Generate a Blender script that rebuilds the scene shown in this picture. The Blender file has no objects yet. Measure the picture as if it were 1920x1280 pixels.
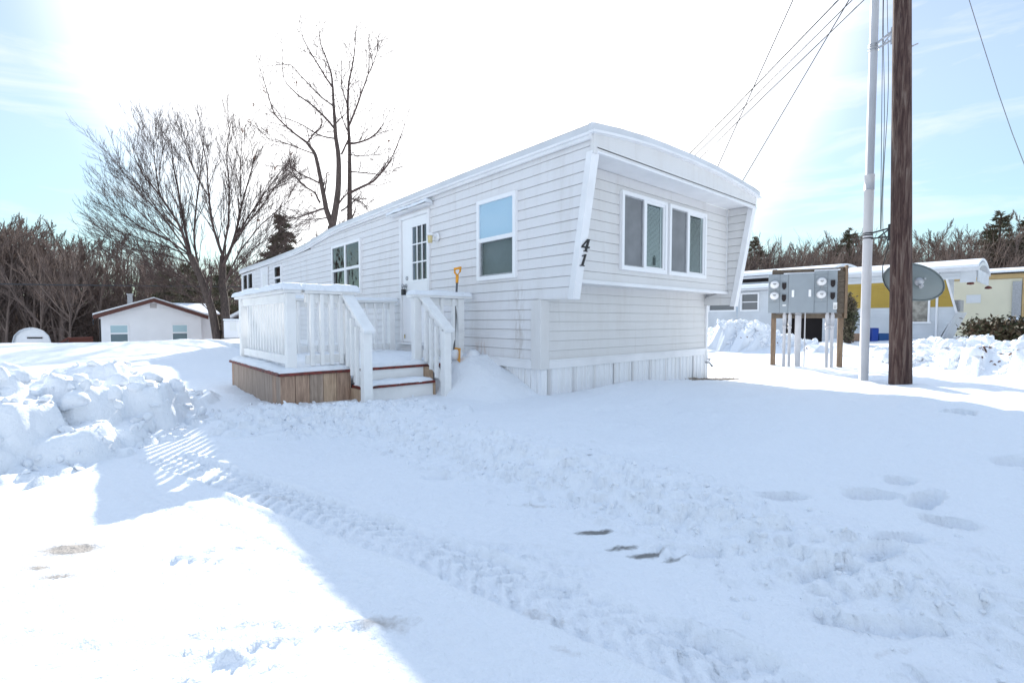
import bpy, math, random
import numpy as np
from mathutils import Vector, Matrix
R = math.radians
random.seed(7); rng = np.random.default_rng(7)
scn = bpy.context.scene
COL = scn.collection

# ---------------------------------------------------------------- camera
EYE = 1.0; YAW = R(40.9); PIT = R(2.46); FPX = 908.0
cam = bpy.data.cameras.new('camera'); cam.lens = 36.0*FPX/1920.0; cam.sensor_width = 36.0
cam.clip_start = 0.05; cam.clip_end = 3000
co = bpy.data.objects.new('camera', cam); COL.objects.link(co)
co.location = (0, 0, EYE); co.rotation_euler = (R(90)-PIT, 0, -YAW)
scn.camera = co

# ---------------------------------------------------------------- sun, sky, exposure
SUN_AZ = R(36.5)      # clockwise from +Y
SUN_EL = R(29.6)
scn.view_settings.view_transform = 'Standard'; scn.view_settings.look = 'None'
scn.view_settings.exposure = 0.83; scn.view_settings.gamma = 1.0
scn.view_settings.use_curve_mapping = False
w = bpy.data.worlds.new('World'); scn.world = w; w.use_nodes = True
nt = w.node_tree; nt.nodes.clear()
sky = nt.nodes.new('ShaderNodeTexSky'); sky.sky_type = 'NISHITA'; sky.sun_disc = False
sky.sun_elevation = SUN_EL; sky.sun_rotation = SUN_AZ
sky.air_density = 1.0; sky.dust_density = 0.7; sky.ozone_density = 2.0; sky.altitude = 50
tc = nt.nodes.new('ShaderNodeTexCoord')
mp = nt.nodes.new('ShaderNodeMapping'); mp.inputs['Scale'].default_value = (1.3, 1.3, 7.0)
ns = nt.nodes.new('ShaderNodeTexNoise'); ns.inputs['Scale'].default_value = 2.6; ns.inputs['Detail'].default_value = 8; ns.inputs['Roughness'].default_value = 0.6; ns.inputs['Distortion'].default_value = 0.5
cr = nt.nodes.new('ShaderNodeMapRange'); cr.inputs['From Min'].default_value = 0.52; cr.inputs['From Max'].default_value = 0.80; cr.inputs['To Max'].default_value = 0.75
bg = nt.nodes.new('ShaderNodeBackground'); bg.inputs['Strength'].default_value = 0.12
out = nt.nodes.new('ShaderNodeOutputWorld')
L = nt.links.new
def wmix(fac, a, b, mode='MIX'):
    m_ = nt.nodes.new('ShaderNodeMix'); m_.data_type = 'RGBA'; m_.blend_type = mode; m_.clamp_factor = True
    for k, v in (('Factor', fac), ('A', a), ('B', b)):
        if isinstance(v, (int, float)): m_.inputs[k].default_value = v
        elif isinstance(v, tuple): m_.inputs[k].default_value = v
        else: L(v, m_.inputs[k])
    return m_.outputs['Result']
def wmap(v, a, b, hi=1.0, lo=0.0):
    m_ = nt.nodes.new('ShaderNodeMapRange'); m_.interpolation_type = 'SMOOTHSTEP'
    m_.inputs['From Min'].default_value = a; m_.inputs['From Max'].default_value = b; m_.inputs['To Min'].default_value = lo; m_.inputs['To Max'].default_value = hi
    L(v, m_.inputs['Value']); return m_.outputs[0]
L(tc.outputs['Generated'], mp.inputs['Vector']); L(mp.outputs[0], ns.inputs['Vector']); L(ns.outputs['Fac'], cr.inputs['Value'])
sx = nt.nodes.new('ShaderNodeSeparateXYZ'); L(tc.outputs['Generated'], sx.inputs[0])
dt = nt.nodes.new('ShaderNodeVectorMath'); dt.operation = 'DOT_PRODUCT'; L(tc.outputs['Generated'], dt.inputs[0])
dt.inputs[1].default_value = (math.sin(SUN_AZ)*math.cos(SUN_EL), math.cos(SUN_AZ)*math.cos(SUN_EL), math.sin(SUN_EL))
c0 = wmix(wmap(sx.outputs['Z'], 0.10, 0.42, lo=1.0, hi=0.0), sky.outputs[0], (0.62, 0.80, 0.72, 1), 'MULTIPLY')   # clear air low down
c1 = wmix(0.30, c0, (4.0, 4.4, 4.9, 1))                                       # thin high haze
c2 = wmix(cr.outputs[0], c1, (5.4, 5.5, 5.7, 1))                              # streaks of cirrus
c3 = wmix(wmap(dt.outputs['Value'], 0.79, 0.915), c2, (9.0, 9.0, 9.1, 1))      # bright veil round the sun
c4 = wmix(wmap(sx.outputs['Z'], 0.56, 0.84), c3, (3.05, 4.05, 5.6, 1))          # added bright sky overhead, out of view, to fill the shaded snow
c4 = wmix(wmap(dt.outputs['Value'], 0.1, -0.5, hi=0.6), c4, (4.6, 4.75, 5.0, 1))   # added unseen pale fill behind the camera, lifts the shaded walls
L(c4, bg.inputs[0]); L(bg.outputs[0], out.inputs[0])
sun = bpy.data.lights.new('sun', 'SUN'); sun.energy = 3.6; sun.angle = R(0.55); sun.color = (1.0, 0.95, 0.88)
so = bpy.data.objects.new('sun', sun); COL.objects.link(so)
sd = Vector((math.sin(SUN_AZ)*math.cos(SUN_EL), math.cos(SUN_AZ)*math.cos(SUN_EL), math.sin(SUN_EL)))
so.rotation_euler = sd.to_track_quat('Z', 'Y').to_euler(); so.location = (20, 30, 30)

# ---------------------------------------------------------------- helpers
_fw = np.array([math.sin(YAW)*math.cos(PIT), math.cos(YAW)*math.cos(PIT), -math.sin(PIT)])
_rt = np.array([math.cos(YAW), -math.sin(YAW), 0.0]); _up = np.cross(_rt, _fw); _C = np.array([0, 0, EYE])
def ray(x, y): return _fw+_rt*(x-960)/FPX-_up*(y-640)/FPX
def PD(x, y, dep): return _C+ray(x, y)*dep            # surveyed point: photo pixel + distance -> place in the world
def PX(x, y, v): d = ray(x, y); return _C+d*(v-_C[0])/d[0]
def PZ(x, y, v): d = ray(x, y); return _C+d*(v-_C[2])/d[2]

class MB:
    def __init__(s): s.v = []; s.f = []; s.m = []; s.sm = []
    def face(s, pts, mi=0, sm=False):
        n = len(s.v); s.v += [tuple(map(float, p)) for p in pts]; s.f.append(tuple(range(n, n+len(pts)))); s.m.append(mi); s.sm.append(sm); return s
    def box(s, x0, x1, y0, y1, z0, z1, mi=0):
        n = len(s.v)
        s.v += [(x0,y0,z0),(x1,y0,z0),(x1,y1,z0),(x0,y1,z0),(x0,y0,z1),(x1,y0,z1),(x1,y1,z1),(x0,y1,z1)]
        for q in ((0,3,2,1),(4,5,6,7),(0,1,5,4),(1,2,6,5),(2,3,7,6),(3,0,4,7)):
            s.f.append(tuple(n+i for i in q)); s.m.append(mi); s.sm.append(False)
        return s
    def hexa(s, b, t, mi=0):   # bottom 4 pts ccw, top 4 pts
        n = len(s.v); s.v += [tuple(map(float, p)) for p in list(b)+list(t)]
        for q in ((0,3,2,1),(4,5,6,7),(0,1,5,4),(1,2,6,5),(2,3,7,6),(3,0,4,7)):
            s.f.append(tuple(n+i for i in q)); s.m.append(mi); s.sm.append(False)
        return s
    def beam(s, p, q, wx, h, up=(0, 0, 1), mi=0):
        p = Vector(p); q = Vector(q); d = (q-p).normalized(); u = Vector(up); sd_ = d.cross(u).normalized(); u = sd_.cross(d).normalized()
        a = sd_*wx/2; b = u*h/2
        return s.hexa([p-a-b, p+a-b, q+a-b, q-a-b], [p-a+b, p+a+b, q+a+b, q-a+b], mi)
    def tube(s, pts, rad, n=8, mi=0, caps=True):
        pts = [Vector(p) for p in pts]
        if not hasattr(rad, '__len__'): rad = [rad]*len(pts)
        base = len(s.v); prev = None
        for i, p in enumerate(pts):
            d = (pts[min(i+1, len(pts)-1)]-pts[max(i-1, 0)]).normalized()
            ref = Vector((0, 0, 1)) if abs(d.z) < 0.9 else Vector((1, 0, 0))
            a = d.cross(ref).normalized(); b = d.cross(a)
            for k in range(n):
                t = 2*math.pi*k/n; s.v.append(tuple(p+(a*math.cos(t)+b*math.sin(t))*rad[i]))
        for i in range(len(pts)-1):
            for k in range(n):
                k2 = (k+1) % n
                s.f.append((base+i*n+k, base+i*n+k2, base+(i+1)*n+k2, base+(i+1)*n+k)); s.m.append(mi); s.sm.append(True)
        if caps:
            s.f.append(tuple(base+k for k in range(n))); s.m.append(mi); s.sm.append(False)
            s.f.append(tuple(base+(len(pts)-1)*n+k for k in reversed(range(n)))); s.m.append(mi); s.sm.append(False)
        return s
    def lathe(s, c, axis, prof, n=20, mi=0):     # prof: (dist along axis, radius)
        ax = Vector(axis).normalized(); c = Vector(c)
        ref = Vector((0, 0, 1)) if abs(ax.z) < 0.9 else Vector((1, 0, 0))
        a = ax.cross(ref).normalized(); b = ax.cross(a); base = len(s.v)
        for (h, r) in prof:
            for k in range(n):
                t = 2*math.pi*k/n; s.v.append(tuple(c+ax*h+(a*math.cos(t)+b*math.sin(t))*max(r, 1e-4)))
        for i in range(len(prof)-1):
            for k in range(n):
                k2 = (k+1) % n
                s.f.append((base+i*n+k, base+(i+1)*n+k, base+(i+1)*n+k2, base+i*n+k2)); s.m.append(mi); s.sm.append(True)
        return s
    def build(s, name, mats, parent=None, bevel=0):
        me = bpy.data.meshes.new(name); me.from_pydata(s.v, [], s.f)
        if not isinstance(mats, (list, tuple)): mats = [mats]
        for m in mats: me.materials.append(m)
        if len(mats) > 1: me.polygons.foreach_set('material_index', s.m)
        me.polygons.foreach_set('use_smooth', s.sm); me.update()
        o = bpy.data.objects.new(name, me); COL.objects.link(o)
        if parent is not None:
            o.parent = parent; o.matrix_parent_inverse = Matrix.Translation(-WL(parent))
        if bevel:
            b = o.modifiers.new('bevel', 'BEVEL'); b.width = bevel; b.segments = 2; b.limit_method = 'ANGLE'
        return o
def WL(o):
    p = Vector(o.location)
    # parents' parts sit at the world origin with their parent's translation inverted
    if o.parent is not None: p = Vector((0, 0, 0)) if o.type == 'MESH' else p
    return p
def tag(o, label=None, cat=None, group=None, kind=None):
    if label: o['label'] = label
    if cat: o['category'] = cat
    if group: o['group'] = group
    if kind: o['kind'] = kind
    return o
def empty(name, loc, label, cat, group=None):
    o = bpy.data.objects.new(name, None); COL.objects.link(o); o.location = loc; o.empty_display_size = 0.2
    return tag(o, label, cat, group)
def sub(mb, name, mats, parent, bevel=0):     # sub-part: parent is a mesh part whose world matrix is identity
    o = mb.build(name, mats, None, bevel); o.parent = parent; return o

# ---------------------------------------------------------------- materials
def mat(name, col, rough=0.6, metal=0.0, var=0.0, vscale=8, bump=0.0, bscale=60, col2=None, stretch=None, spec=0.5, detail=4, ramp=(0.35, 0.65)):
    m = bpy.data.materials.new(name); m.use_nodes = True; t = m.node_tree; b = t.nodes['Principled BSDF']
    b.inputs['Base Color'].default_value = (*col, 1); b.inputs['Roughness'].default_value = rough; b.inputs['Metallic'].default_value = metal
    b.inputs['Specular IOR Level'].default_value = spec
    if var or col2 or bump:
        tcn = t.nodes.new('ShaderNodeTexCoord'); mpn = t.nodes.new('ShaderNodeMapping')
        t.links.new(tcn.outputs['Object'], mpn.inputs[0])
        if stretch: mpn.inputs['Scale'].default_value = stretch
    if var or col2:
        n = t.nodes.new('ShaderNodeTexNoise'); n.inputs['Scale'].default_value = vscale; n.inputs['Detail'].default_value = detail
        t.links.new(mpn.outputs[0], n.inputs[0])
        r = t.nodes.new('ShaderNodeMapRange'); r.inputs['From Min'].default_value = ramp[0]; r.inputs['From Max'].default_value = ramp[1]
        t.links.new(n.outputs['Fac'], r.inputs[0])
        c = t.nodes.new('ShaderNodeMix'); c.data_type = 'RGBA'
        c2 = col2 if col2 else tuple(max(0, x*(1-var)) for x in col)
        c.inputs['A'].default_value = (*col, 1); c.inputs['B'].default_value = (*c2, 1)
        t.links.new(r.outputs[0], c.inputs['Factor']); t.links.new(c.outputs['Result'], b.inputs['Base Color'])
    if bump:
        n2 = t.nodes.new('ShaderNodeTexNoise'); n2.inputs['Scale'].default_value = bscale; n2.inputs['Detail'].default_value = 5
        t.links.new(mpn.outputs[0], n2.inputs[0])
        bp = t.nodes.new('ShaderNodeBump'); bp.inputs['Strength'].default_value = bump; bp.inputs['Distance'].default_value = 0.02
        t.links.new(n2.outputs['Fac'], bp.inputs['Height']); t.links.new(bp.outputs[0], b.inputs['Normal'])
    return m
def siding_mat(name, col, dirt=(0.40, 0.34, 0.28), amt=0.35):
    m = bpy.data.materials.new(name); m.use_nodes = True; t = m.node_tree; b = t.nodes['Principled BSDF']; b.inputs['Roughness'].default_value = 0.5
    tcn = t.nodes.new('ShaderNodeTexCoord'); a = t.nodes.new('ShaderNodeMapping'); a.inputs['Scale'].default_value = (1.6, 1.6, 0.35)
    n = t.nodes.new('ShaderNodeTexNoise'); n.inputs['Scale'].default_value = 2.2; n.inputs['Detail'].default_value = 7; n.inputs['Roughness'].default_value = 0.65
    r = t.nodes.new('ShaderNodeMapRange'); r.inputs['From Min'].default_value = 0.5; r.inputs['From Max'].default_value = 0.8; r.inputs['To Max'].default_value = amt
    a2 = t.nodes.new('ShaderNodeMapping'); a2.inputs['Scale'].default_value = (9, 9, 0.7)
    n2 = t.nodes.new('ShaderNodeTexNoise'); n2.inputs['Scale'].default_value = 2; n2.inputs['Detail'].default_value = 5
    r2 = t.nodes.new('ShaderNodeMapRange'); r2.inputs['From Min'].default_value = 0.58; r2.inputs['From Max'].default_value = 0.85; r2.inputs['To Max'].default_value = amt
    ad = t.nodes.new('ShaderNodeMath'); ad.operation = 'ADD'; ad.use_clamp = True
    c = t.nodes.new('ShaderNodeMix'); c.data_type = 'RGBA'; c.inputs['A'].default_value = (*col, 1); c.inputs['B'].default_value = (*dirt, 1)
    l = t.links.new
    l(tcn.outputs['Object'], a.inputs[0]); l(tcn.outputs['Object'], a2.inputs[0]); l(a.outputs[0], n.inputs[0]); l(a2.outputs[0], n2.inputs[0])
    l(n.outputs['Fac'], r.inputs[0]); l(n2.outputs['Fac'], r2.inputs[0]); l(r.outputs[0], ad.inputs[0]); l(r2.outputs[0], ad.inputs[1])
    l(ad.outputs[0], c.inputs['Factor']); l(c.outputs['Result'], b.inputs['Base Color'])
    # faint embossed wood grain along the boards
    a3 = t.nodes.new('ShaderNodeMapping'); a3.inputs['Scale'].default_value = (0.5, 0.5, 22)
    n3 = t.nodes.new('ShaderNodeTexNoise'); n3.inputs['Scale'].default_value = 9; n3.inputs['Detail'].default_value = 4
    bp = t.nodes.new('ShaderNodeBump'); bp.inputs['Strength'].default_value = 0.05; bp.inputs['Distance'].default_value = 0.005
    l(tcn.outputs['Object'], a3.inputs[0]); l(a3.outputs[0], n3.inputs[0]); l(n3.outputs['Fac'], bp.inputs['Height']); l(bp.outputs[0], b.inputs['Normal'])
    return m
def add_stain(m, y0, w, ztop_, amt, col):
    t = m.node_tree; l = t.links.new; b = t.nodes['Principled BSDF']; src = b.inputs['Base Color'].links[0].from_socket
    tcn = t.nodes.new('ShaderNodeTexCoord'); sp = t.nodes.new('ShaderNodeSeparateXYZ'); l(tcn.outputs['Object'], sp.inputs[0])
    def mth(op, a, b_): 
        n = t.nodes.new('ShaderNodeMath'); n.operation = op; n.use_clamp = op == 'MULTIPLY'
        for k, v in ((0, a), (1, b_)):
            if isinstance(v, (int, float)): n.inputs[k].default_value = v
            else: l(v, n.inputs[k])
        return n.outputs[0]
    def mr(v, a, b_):
        n = t.nodes.new('ShaderNodeMapRange'); n.interpolation_type = 'SMOOTHSTEP'; n.inputs['From Min'].default_value = a; n.inputs['From Max'].default_value = b_; l(v, n.inputs['Value']); return n.outputs[0]
    d = mth('ABSOLUTE', mth('SUBTRACT', sp.outputs['Y'], y0), 0)
    a = mr(d, w, w*0.15); z = mr(sp.outputs['Z'], ztop_, ztop_-0.25)
    mp_ = t.nodes.new('ShaderNodeMapping'); mp_.inputs['Scale'].default_value = (20, 20, 5); l(tcn.outputs['Object'], mp_.inputs[0])
    n = t.nodes.new('ShaderNodeTexNoise'); n.inputs['Scale'].default_value = 1.5; n.inputs['Detail'].default_value = 6; l(mp_.outputs[0], n.inputs[0])
    f = mth('MULTIPLY', mth('MULTIPLY', mth('MULTIPLY', a, z), mr(n.outputs['Fac'], 0.35, 0.7)), amt)
    c = t.nodes.new('ShaderNodeMix'); c.data_type = 'RGBA'; c.inputs['B'].default_value = (*col, 1); l(f, c.inputs['Factor']); l(src, c.inputs['A']); l(c.outputs['Result'], b.inputs['Base Color'])
def glass_mat(name, tint=(0.8, 0.85, 0.85), ior=2.0, rough=0.02, wav=0.0):
    m = bpy.data.materials.new(name); m.use_nodes = True; t = m.node_tree; t.nodes.clear(); l = t.links.new
    o = t.nodes.new('ShaderNodeOutputMaterial'); x = t.nodes.new('ShaderNodeMixShader'); tr = t.nodes.new('ShaderNodeBsdfTransparent')
    g = t.nodes.new('ShaderNodeBsdfGlossy'); fr = t.nodes.new('ShaderNodeFresnel'); fr.inputs[0].default_value = ior
    tr.inputs[0].default_value = (*tint, 1); g.inputs['Roughness'].default_value = rough
    if wav:
        tcn = t.nodes.new('ShaderNodeTexCoord'); n = t.nodes.new('ShaderNodeTexNoise'); n.inputs['Scale'].default_value = 5; n.inputs['Detail'].default_value = 1
        bp = t.nodes.new('ShaderNodeBump'); bp.inputs['Strength'].default_value = wav; bp.inputs['Distance'].default_value = 0.02
        l(tcn.outputs['Object'], n.inputs[0]); l(n.outputs['Fac'], bp.inputs['Height']); l(bp.outputs[0], g.inputs['Normal'])
    ge = t.nodes.new('ShaderNodeNewGeometry'); iv = t.nodes.new('ShaderNodeMath'); iv.operation = 'SUBTRACT'; iv.inputs[0].default_value = 1.0; l(ge.outputs['Backfacing'], iv.inputs[1]); ml = t.nodes.new('ShaderNodeMath'); ml.operation = 'MULTIPLY'; l(iv.outputs[0], ml.inputs[0]); l(fr.outputs[0], ml.inputs[1])
    l(ml.outputs[0], x.inputs[0]); l(tr.outputs[0], x.inputs[1]); l(g.outputs[0], x.inputs[2]); l(x.outputs[0], o.inputs[0])
    return m
def snow_mat(name, dirt=False):
    m = bpy.data.materials.new(name); m.use_nodes = True; t = m.node_tree; b = t.nodes['Principled BSDF']; l = t.links.new
    b.inputs['Base Color'].default_value = (0.86, 0.89, 0.93, 1); b.inputs['Roughness'].default_value = 0.55; b.inputs['Specular IOR Level'].default_value = 0.3
    tcn = t.nodes.new('ShaderNodeTexCoord')
    n = t.nodes.new('ShaderNodeTexNoise'); n.inputs['Scale'].default_value = 28; n.inputs['Detail'].default_value = 8; n.inputs['Roughness'].default_value = 0.6
    bp = t.nodes.new('ShaderNodeBump'); bp.inputs['Strength'].default_value = 0.8; bp.inputs['Distance'].default_value = 0.02
    n4 = t.nodes.new('ShaderNodeTexNoise'); n4.inputs['Scale'].default_value = 160; n4.inputs['Detail'].default_value = 3
    bp2 = t.nodes.new('ShaderNodeBump'); bp2.inputs['Strength'].default_value = 0.4; bp2.inputs['Distance'].default_value = 0.005
    l(tcn.outputs['Object'], n.inputs[0]); l(tcn.outputs['Object'], n4.inputs[0]); l(n.outputs['Fac'], bp.inputs['Height']); l(n4.outputs['Fac'], bp2.inputs['Height']); l(bp.outputs[0], bp2.inputs['Normal']); l(bp2.outputs[0], b.inputs['Normal'])
    if dirt:
        at = t.nodes.new('ShaderNodeAttribute'); at.attribute_name = 'dirt'
        n2 = t.nodes.new('ShaderNodeTexNoise'); n2.inputs['Scale'].default_value = 14; n2.inputs['Detail'].default_value = 9; n2.inputs['Roughness'].default_value = 0.75
        mu = t.nodes.new('ShaderNodeMath'); mu.operation = 'ADD'
        r = t.nodes.new('ShaderNodeMapRange'); r.inputs['From Min'].default_value = 0.95; r.inputs['From Max'].default_value = 1.45; r.inputs['To Max'].default_value = 0.85
        c = t.nodes.new('ShaderNodeMix'); c.data_type = 'RGBA'; c.inputs['A'].default_value = (0.86, 0.89, 0.93, 1); c.inputs['B'].default_value = (0.30, 0.25, 0.20, 1)
        # a second, rarer mark: wet asphalt showing through
        at2 = t.nodes.new('ShaderNodeAttribute'); at2.attribute_name = 'bare'
        mu2 = t.nodes.new('ShaderNodeMath'); mu2.operation = 'ADD'
        r2 = t.nodes.new('ShaderNodeMapRange'); r2.inputs['From Min'].default_value = 1.0; r2.inputs['From Max'].default_value = 1.3
        c2 = t.nodes.new('ShaderNodeMix'); c2.data_type = 'RGBA'; c2.inputs['B'].default_value = (0.20, 0.20, 0.195, 1)
        l(tcn.outputs['Object'], n2.inputs[0]); l(at.outputs['Fac'], mu.inputs[0]); l(n2.outputs['Fac'], mu.inputs[1]); l(mu.outputs[0], r.inputs[0]); l(r.outputs[0], c.inputs['Factor'])
        l(at2.outputs['Fac'], mu2.inputs[0]); l(n2.outputs['Fac'], mu2.inputs[1]); l(mu2.outputs[0], r2.inputs[0]); l(r2.outputs[0], c2.inputs['Factor'])
        l(c.outputs['Result'], c2.inputs['A']); l(c2.outputs['Result'], b.inputs['Base Color'])
    return m
def wood_mat(name, c1, c2, axis='z', knots=True, rough=0.75):
    m = bpy.data.materials.new(name); m.use_nodes = True; t = m.node_tree; b = t.nodes['Principled BSDF']; l = t.links.new; b.inputs['Roughness'].default_value = rough
    tcn = t.nodes.new('ShaderNodeTexCoord'); a = t.nodes.new('ShaderNodeMapping')
    a.inputs['Scale'].default_value = {'z': (14, 14, 1.2), 'y': (14, 1.2, 14), 'x': (1.2, 14, 14)}[axis]
    n = t.nodes.new('ShaderNodeTexNoise'); n.inputs['Scale'].default_value = 3; n.inputs['Detail'].default_value = 8; n.inputs['Roughness'].default_value = 0.7; n.inputs['Distortion'].default_value = 0.6
    r = t.nodes.new('ShaderNodeValToRGB'); e = r.color_ramp.elements; e[0].position = 0.33; e[0].color = (*c2, 1); e[1].position = 0.66; e[1].color = (*c1, 1)
    l(tcn.outputs['Object'], a.inputs[0]); l(a.outputs[0], n.inputs[0]); l(n.outputs['Fac'], r.inputs[0]); l(r.outputs[0], b.inputs['Base Color'])
    bp = t.nodes.new('ShaderNodeBump'); bp.inputs['Strength'].default_value = 0.5; bp.inputs['Distance'].default_value = 0.01; l(n.outputs['Fac'], bp.inputs['Height']); l(bp.outputs[0], b.inputs['Normal'])
    return m
M = {}
M['snow_ground'] = snow_mat('snow_ground', True); M['snow'] = snow_mat('snow')
M['siding'] = siding_mat('siding', (0.76, 0.75, 0.755), amt=0.2)
add_stain(M['siding'], 4.20, 0.13, 1.48, 0.55, (0.42, 0.37, 0.32)); add_stain(M['siding'], 4.93, 0.22, 0.85, 0.6, (0.50, 0.36, 0.28)); add_stain(M['siding'], 7.9, 0.35, 2.0, 0.25, (0.5, 0.46, 0.42))
M['siding_end'] = siding_mat('siding_end', (0.72, 0.71, 0.70), (0.42, 0.35, 0.28), 0.2)
M['trim'] = mat('trim', (0.86, 0.86, 0.87), 0.4, var=0.10, vscale=3)
M['roof_metal'] = mat('roof_metal', (0.70, 0.71, 0.73), 0.35, var=0.12, vscale=2)
M['skirt'] = mat('skirt', (0.86, 0.87, 0.89), 0.4, col2=(0.78, 0.77, 0.75), vscale=3, stretch=(6, 6, 0.5), ramp=(0.5, 0.8))
M['skirt_batten'] = mat('skirt_batten', (0.78, 0.765, 0.755), 0.6)
M['skirt_vent'] = mat('skirt_vent', (0.50, 0.47, 0.46), 0.6)
M['paint'] = mat('paint', (0.86, 0.86, 0.85), 0.45, col2=(0.74, 0.74, 0.73), vscale=6, ramp=(0.5, 0.85), bump=0.04, bscale=40)
M['vinyl'] = mat('vinyl', (0.88, 0.88, 0.89), 0.3)
M['plank'] = wood_mat('plank', (0.52, 0.36, 0.26), (0.22, 0.14, 0.10))
M['plank_b'] = wood_mat('plank_b', (0.46, 0.36, 0.29), (0.24, 0.18, 0.14))
M['plank_c'] = wood_mat('plank_c', (0.62, 0.46, 0.32), (0.33, 0.22, 0.15))
M['red_deck'] = mat('red_deck', (0.22, 0.035, 0.025), 0.6, col2=(0.08, 0.025, 0.02), vscale=18)
M['glass'] = glass_mat('glass', (0.86, 0.9, 0.9), 1.7)
M['glass_sky_tint'] = glass_mat('glass_sky_tint', (0.86, 0.945, 1.0), 2.2)  # blue tint paints the sky's reflection into the pane colour
M['glass_dark'] = glass_mat('glass_dark', (0.55, 0.62, 0.62), 2.4, wav=0.5)
M['interior'] = mat('interior', (0.05, 0.045, 0.04), 0.9)
M['screen'] = mat('screen', (0.24, 0.25, 0.26), 0.85, var=0.2, vscale=4)
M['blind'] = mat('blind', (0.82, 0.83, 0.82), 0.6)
M['black'] = mat('black', (0.012, 0.012, 0.014), 0.45)
M['dark'] = mat('dark', (0.02, 0.014, 0.014), 0.8)
M['steel'] = mat('steel', (0.45, 0.46, 0.47), 0.35, 0.8)
M['galv'] = mat('galv', (0.45, 0.46, 0.48), 0.45, 0.5, var=0.2, vscale=20)
M['brass'] = mat('brass', (0.45, 0.35, 0.15), 0.35, 0.8)
M['yellow'] = mat('yellow', (0.85, 0.36, 0.02), 0.4)
M['shaft'] = mat('shaft', (0.12, 0.12, 0.125), 0.45)
M['box_grey'] = mat('box_grey', (0.30, 0.34, 0.37), 0.45, var=0.08, vscale=4)
M['pvc'] = mat('pvc', (0.56, 0.56, 0.575), 0.45, var=0.12, vscale=3)
M['pt_wood'] = wood_mat('pt_wood', (0.30, 0.21, 0.13), (0.15, 0.10, 0.07))
M['pt_wood_h'] = wood_mat('pt_wood_h', (0.20, 0.155, 0.11), (0.09, 0.07, 0.055), 'y')
M['dish'] = mat('dish', (0.17, 0.20, 0.20), 0.5, var=0.06, vscale=3)
M['glass_meter'] = mat('glass_meter', (0.75, 0.75, 0.75), 0.1)
M['label_white'] = mat('label_white', (0.8, 0.8, 0.78), 0.5)
M['bark'] = mat('bark', (0.115, 0.085, 0.072), 0.9, col2=(0.055, 0.04, 0.035), vscale=6, stretch=(3, 3, 0.6))
M['twig'] = mat('twig', (0.105, 0.070, 0.062), 0.9, col2=(0.06, 0.04, 0.036), vscale=1.2)
M['forest'] = mat('forest', (0.25, 0.185, 0.155), 0.9, col2=(0.13, 0.095, 0.08), vscale=0.8)
M['needle'] = mat('needle', (0.075, 0.085, 0.045), 0.8, col2=(0.15, 0.11, 0.075), vscale=1.5)
M['leaf'] = mat('leaf', (0.035, 0.05, 0.02), 0.6, col2=(0.10, 0.055, 0.035), vscale=7, spec=0.25)
M['deadleaf'] = mat('deadleaf', (0.16, 0.08, 0.05), 0.8)
M['home_white'] = mat('home_white', (0.70, 0.73, 0.76), 0.5, var=0.12, vscale=1.5)
M['home_yellow'] = mat('home_yellow', (0.48, 0.32, 0.05), 0.5, var=0.12, vscale=2)
M['home_cream'] = mat('home_cream', (0.74, 0.70, 0.54), 0.5, var=0.08, vscale=1)
M['home_tan'] = mat('home_tan', (0.55, 0.38, 0.17), 0.5, var=0.15, vscale=2)
M['house_l'] = mat('house_l', (0.87, 0.87, 0.88), 0.5, var=0.06, vscale=1)
M['brown_trim'] = mat('brown_trim', (0.10, 0.035, 0.025), 0.6)
M['blue'] = mat('blue', (0.01, 0.05, 0.30), 0.4)
M['red_wall'] = mat('red_wall', (0.16, 0.05, 0.035), 0.8)
M['ice'] = glass_mat('ice', (0.85, 0.9, 0.95), 1.5, 0.1)
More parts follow.
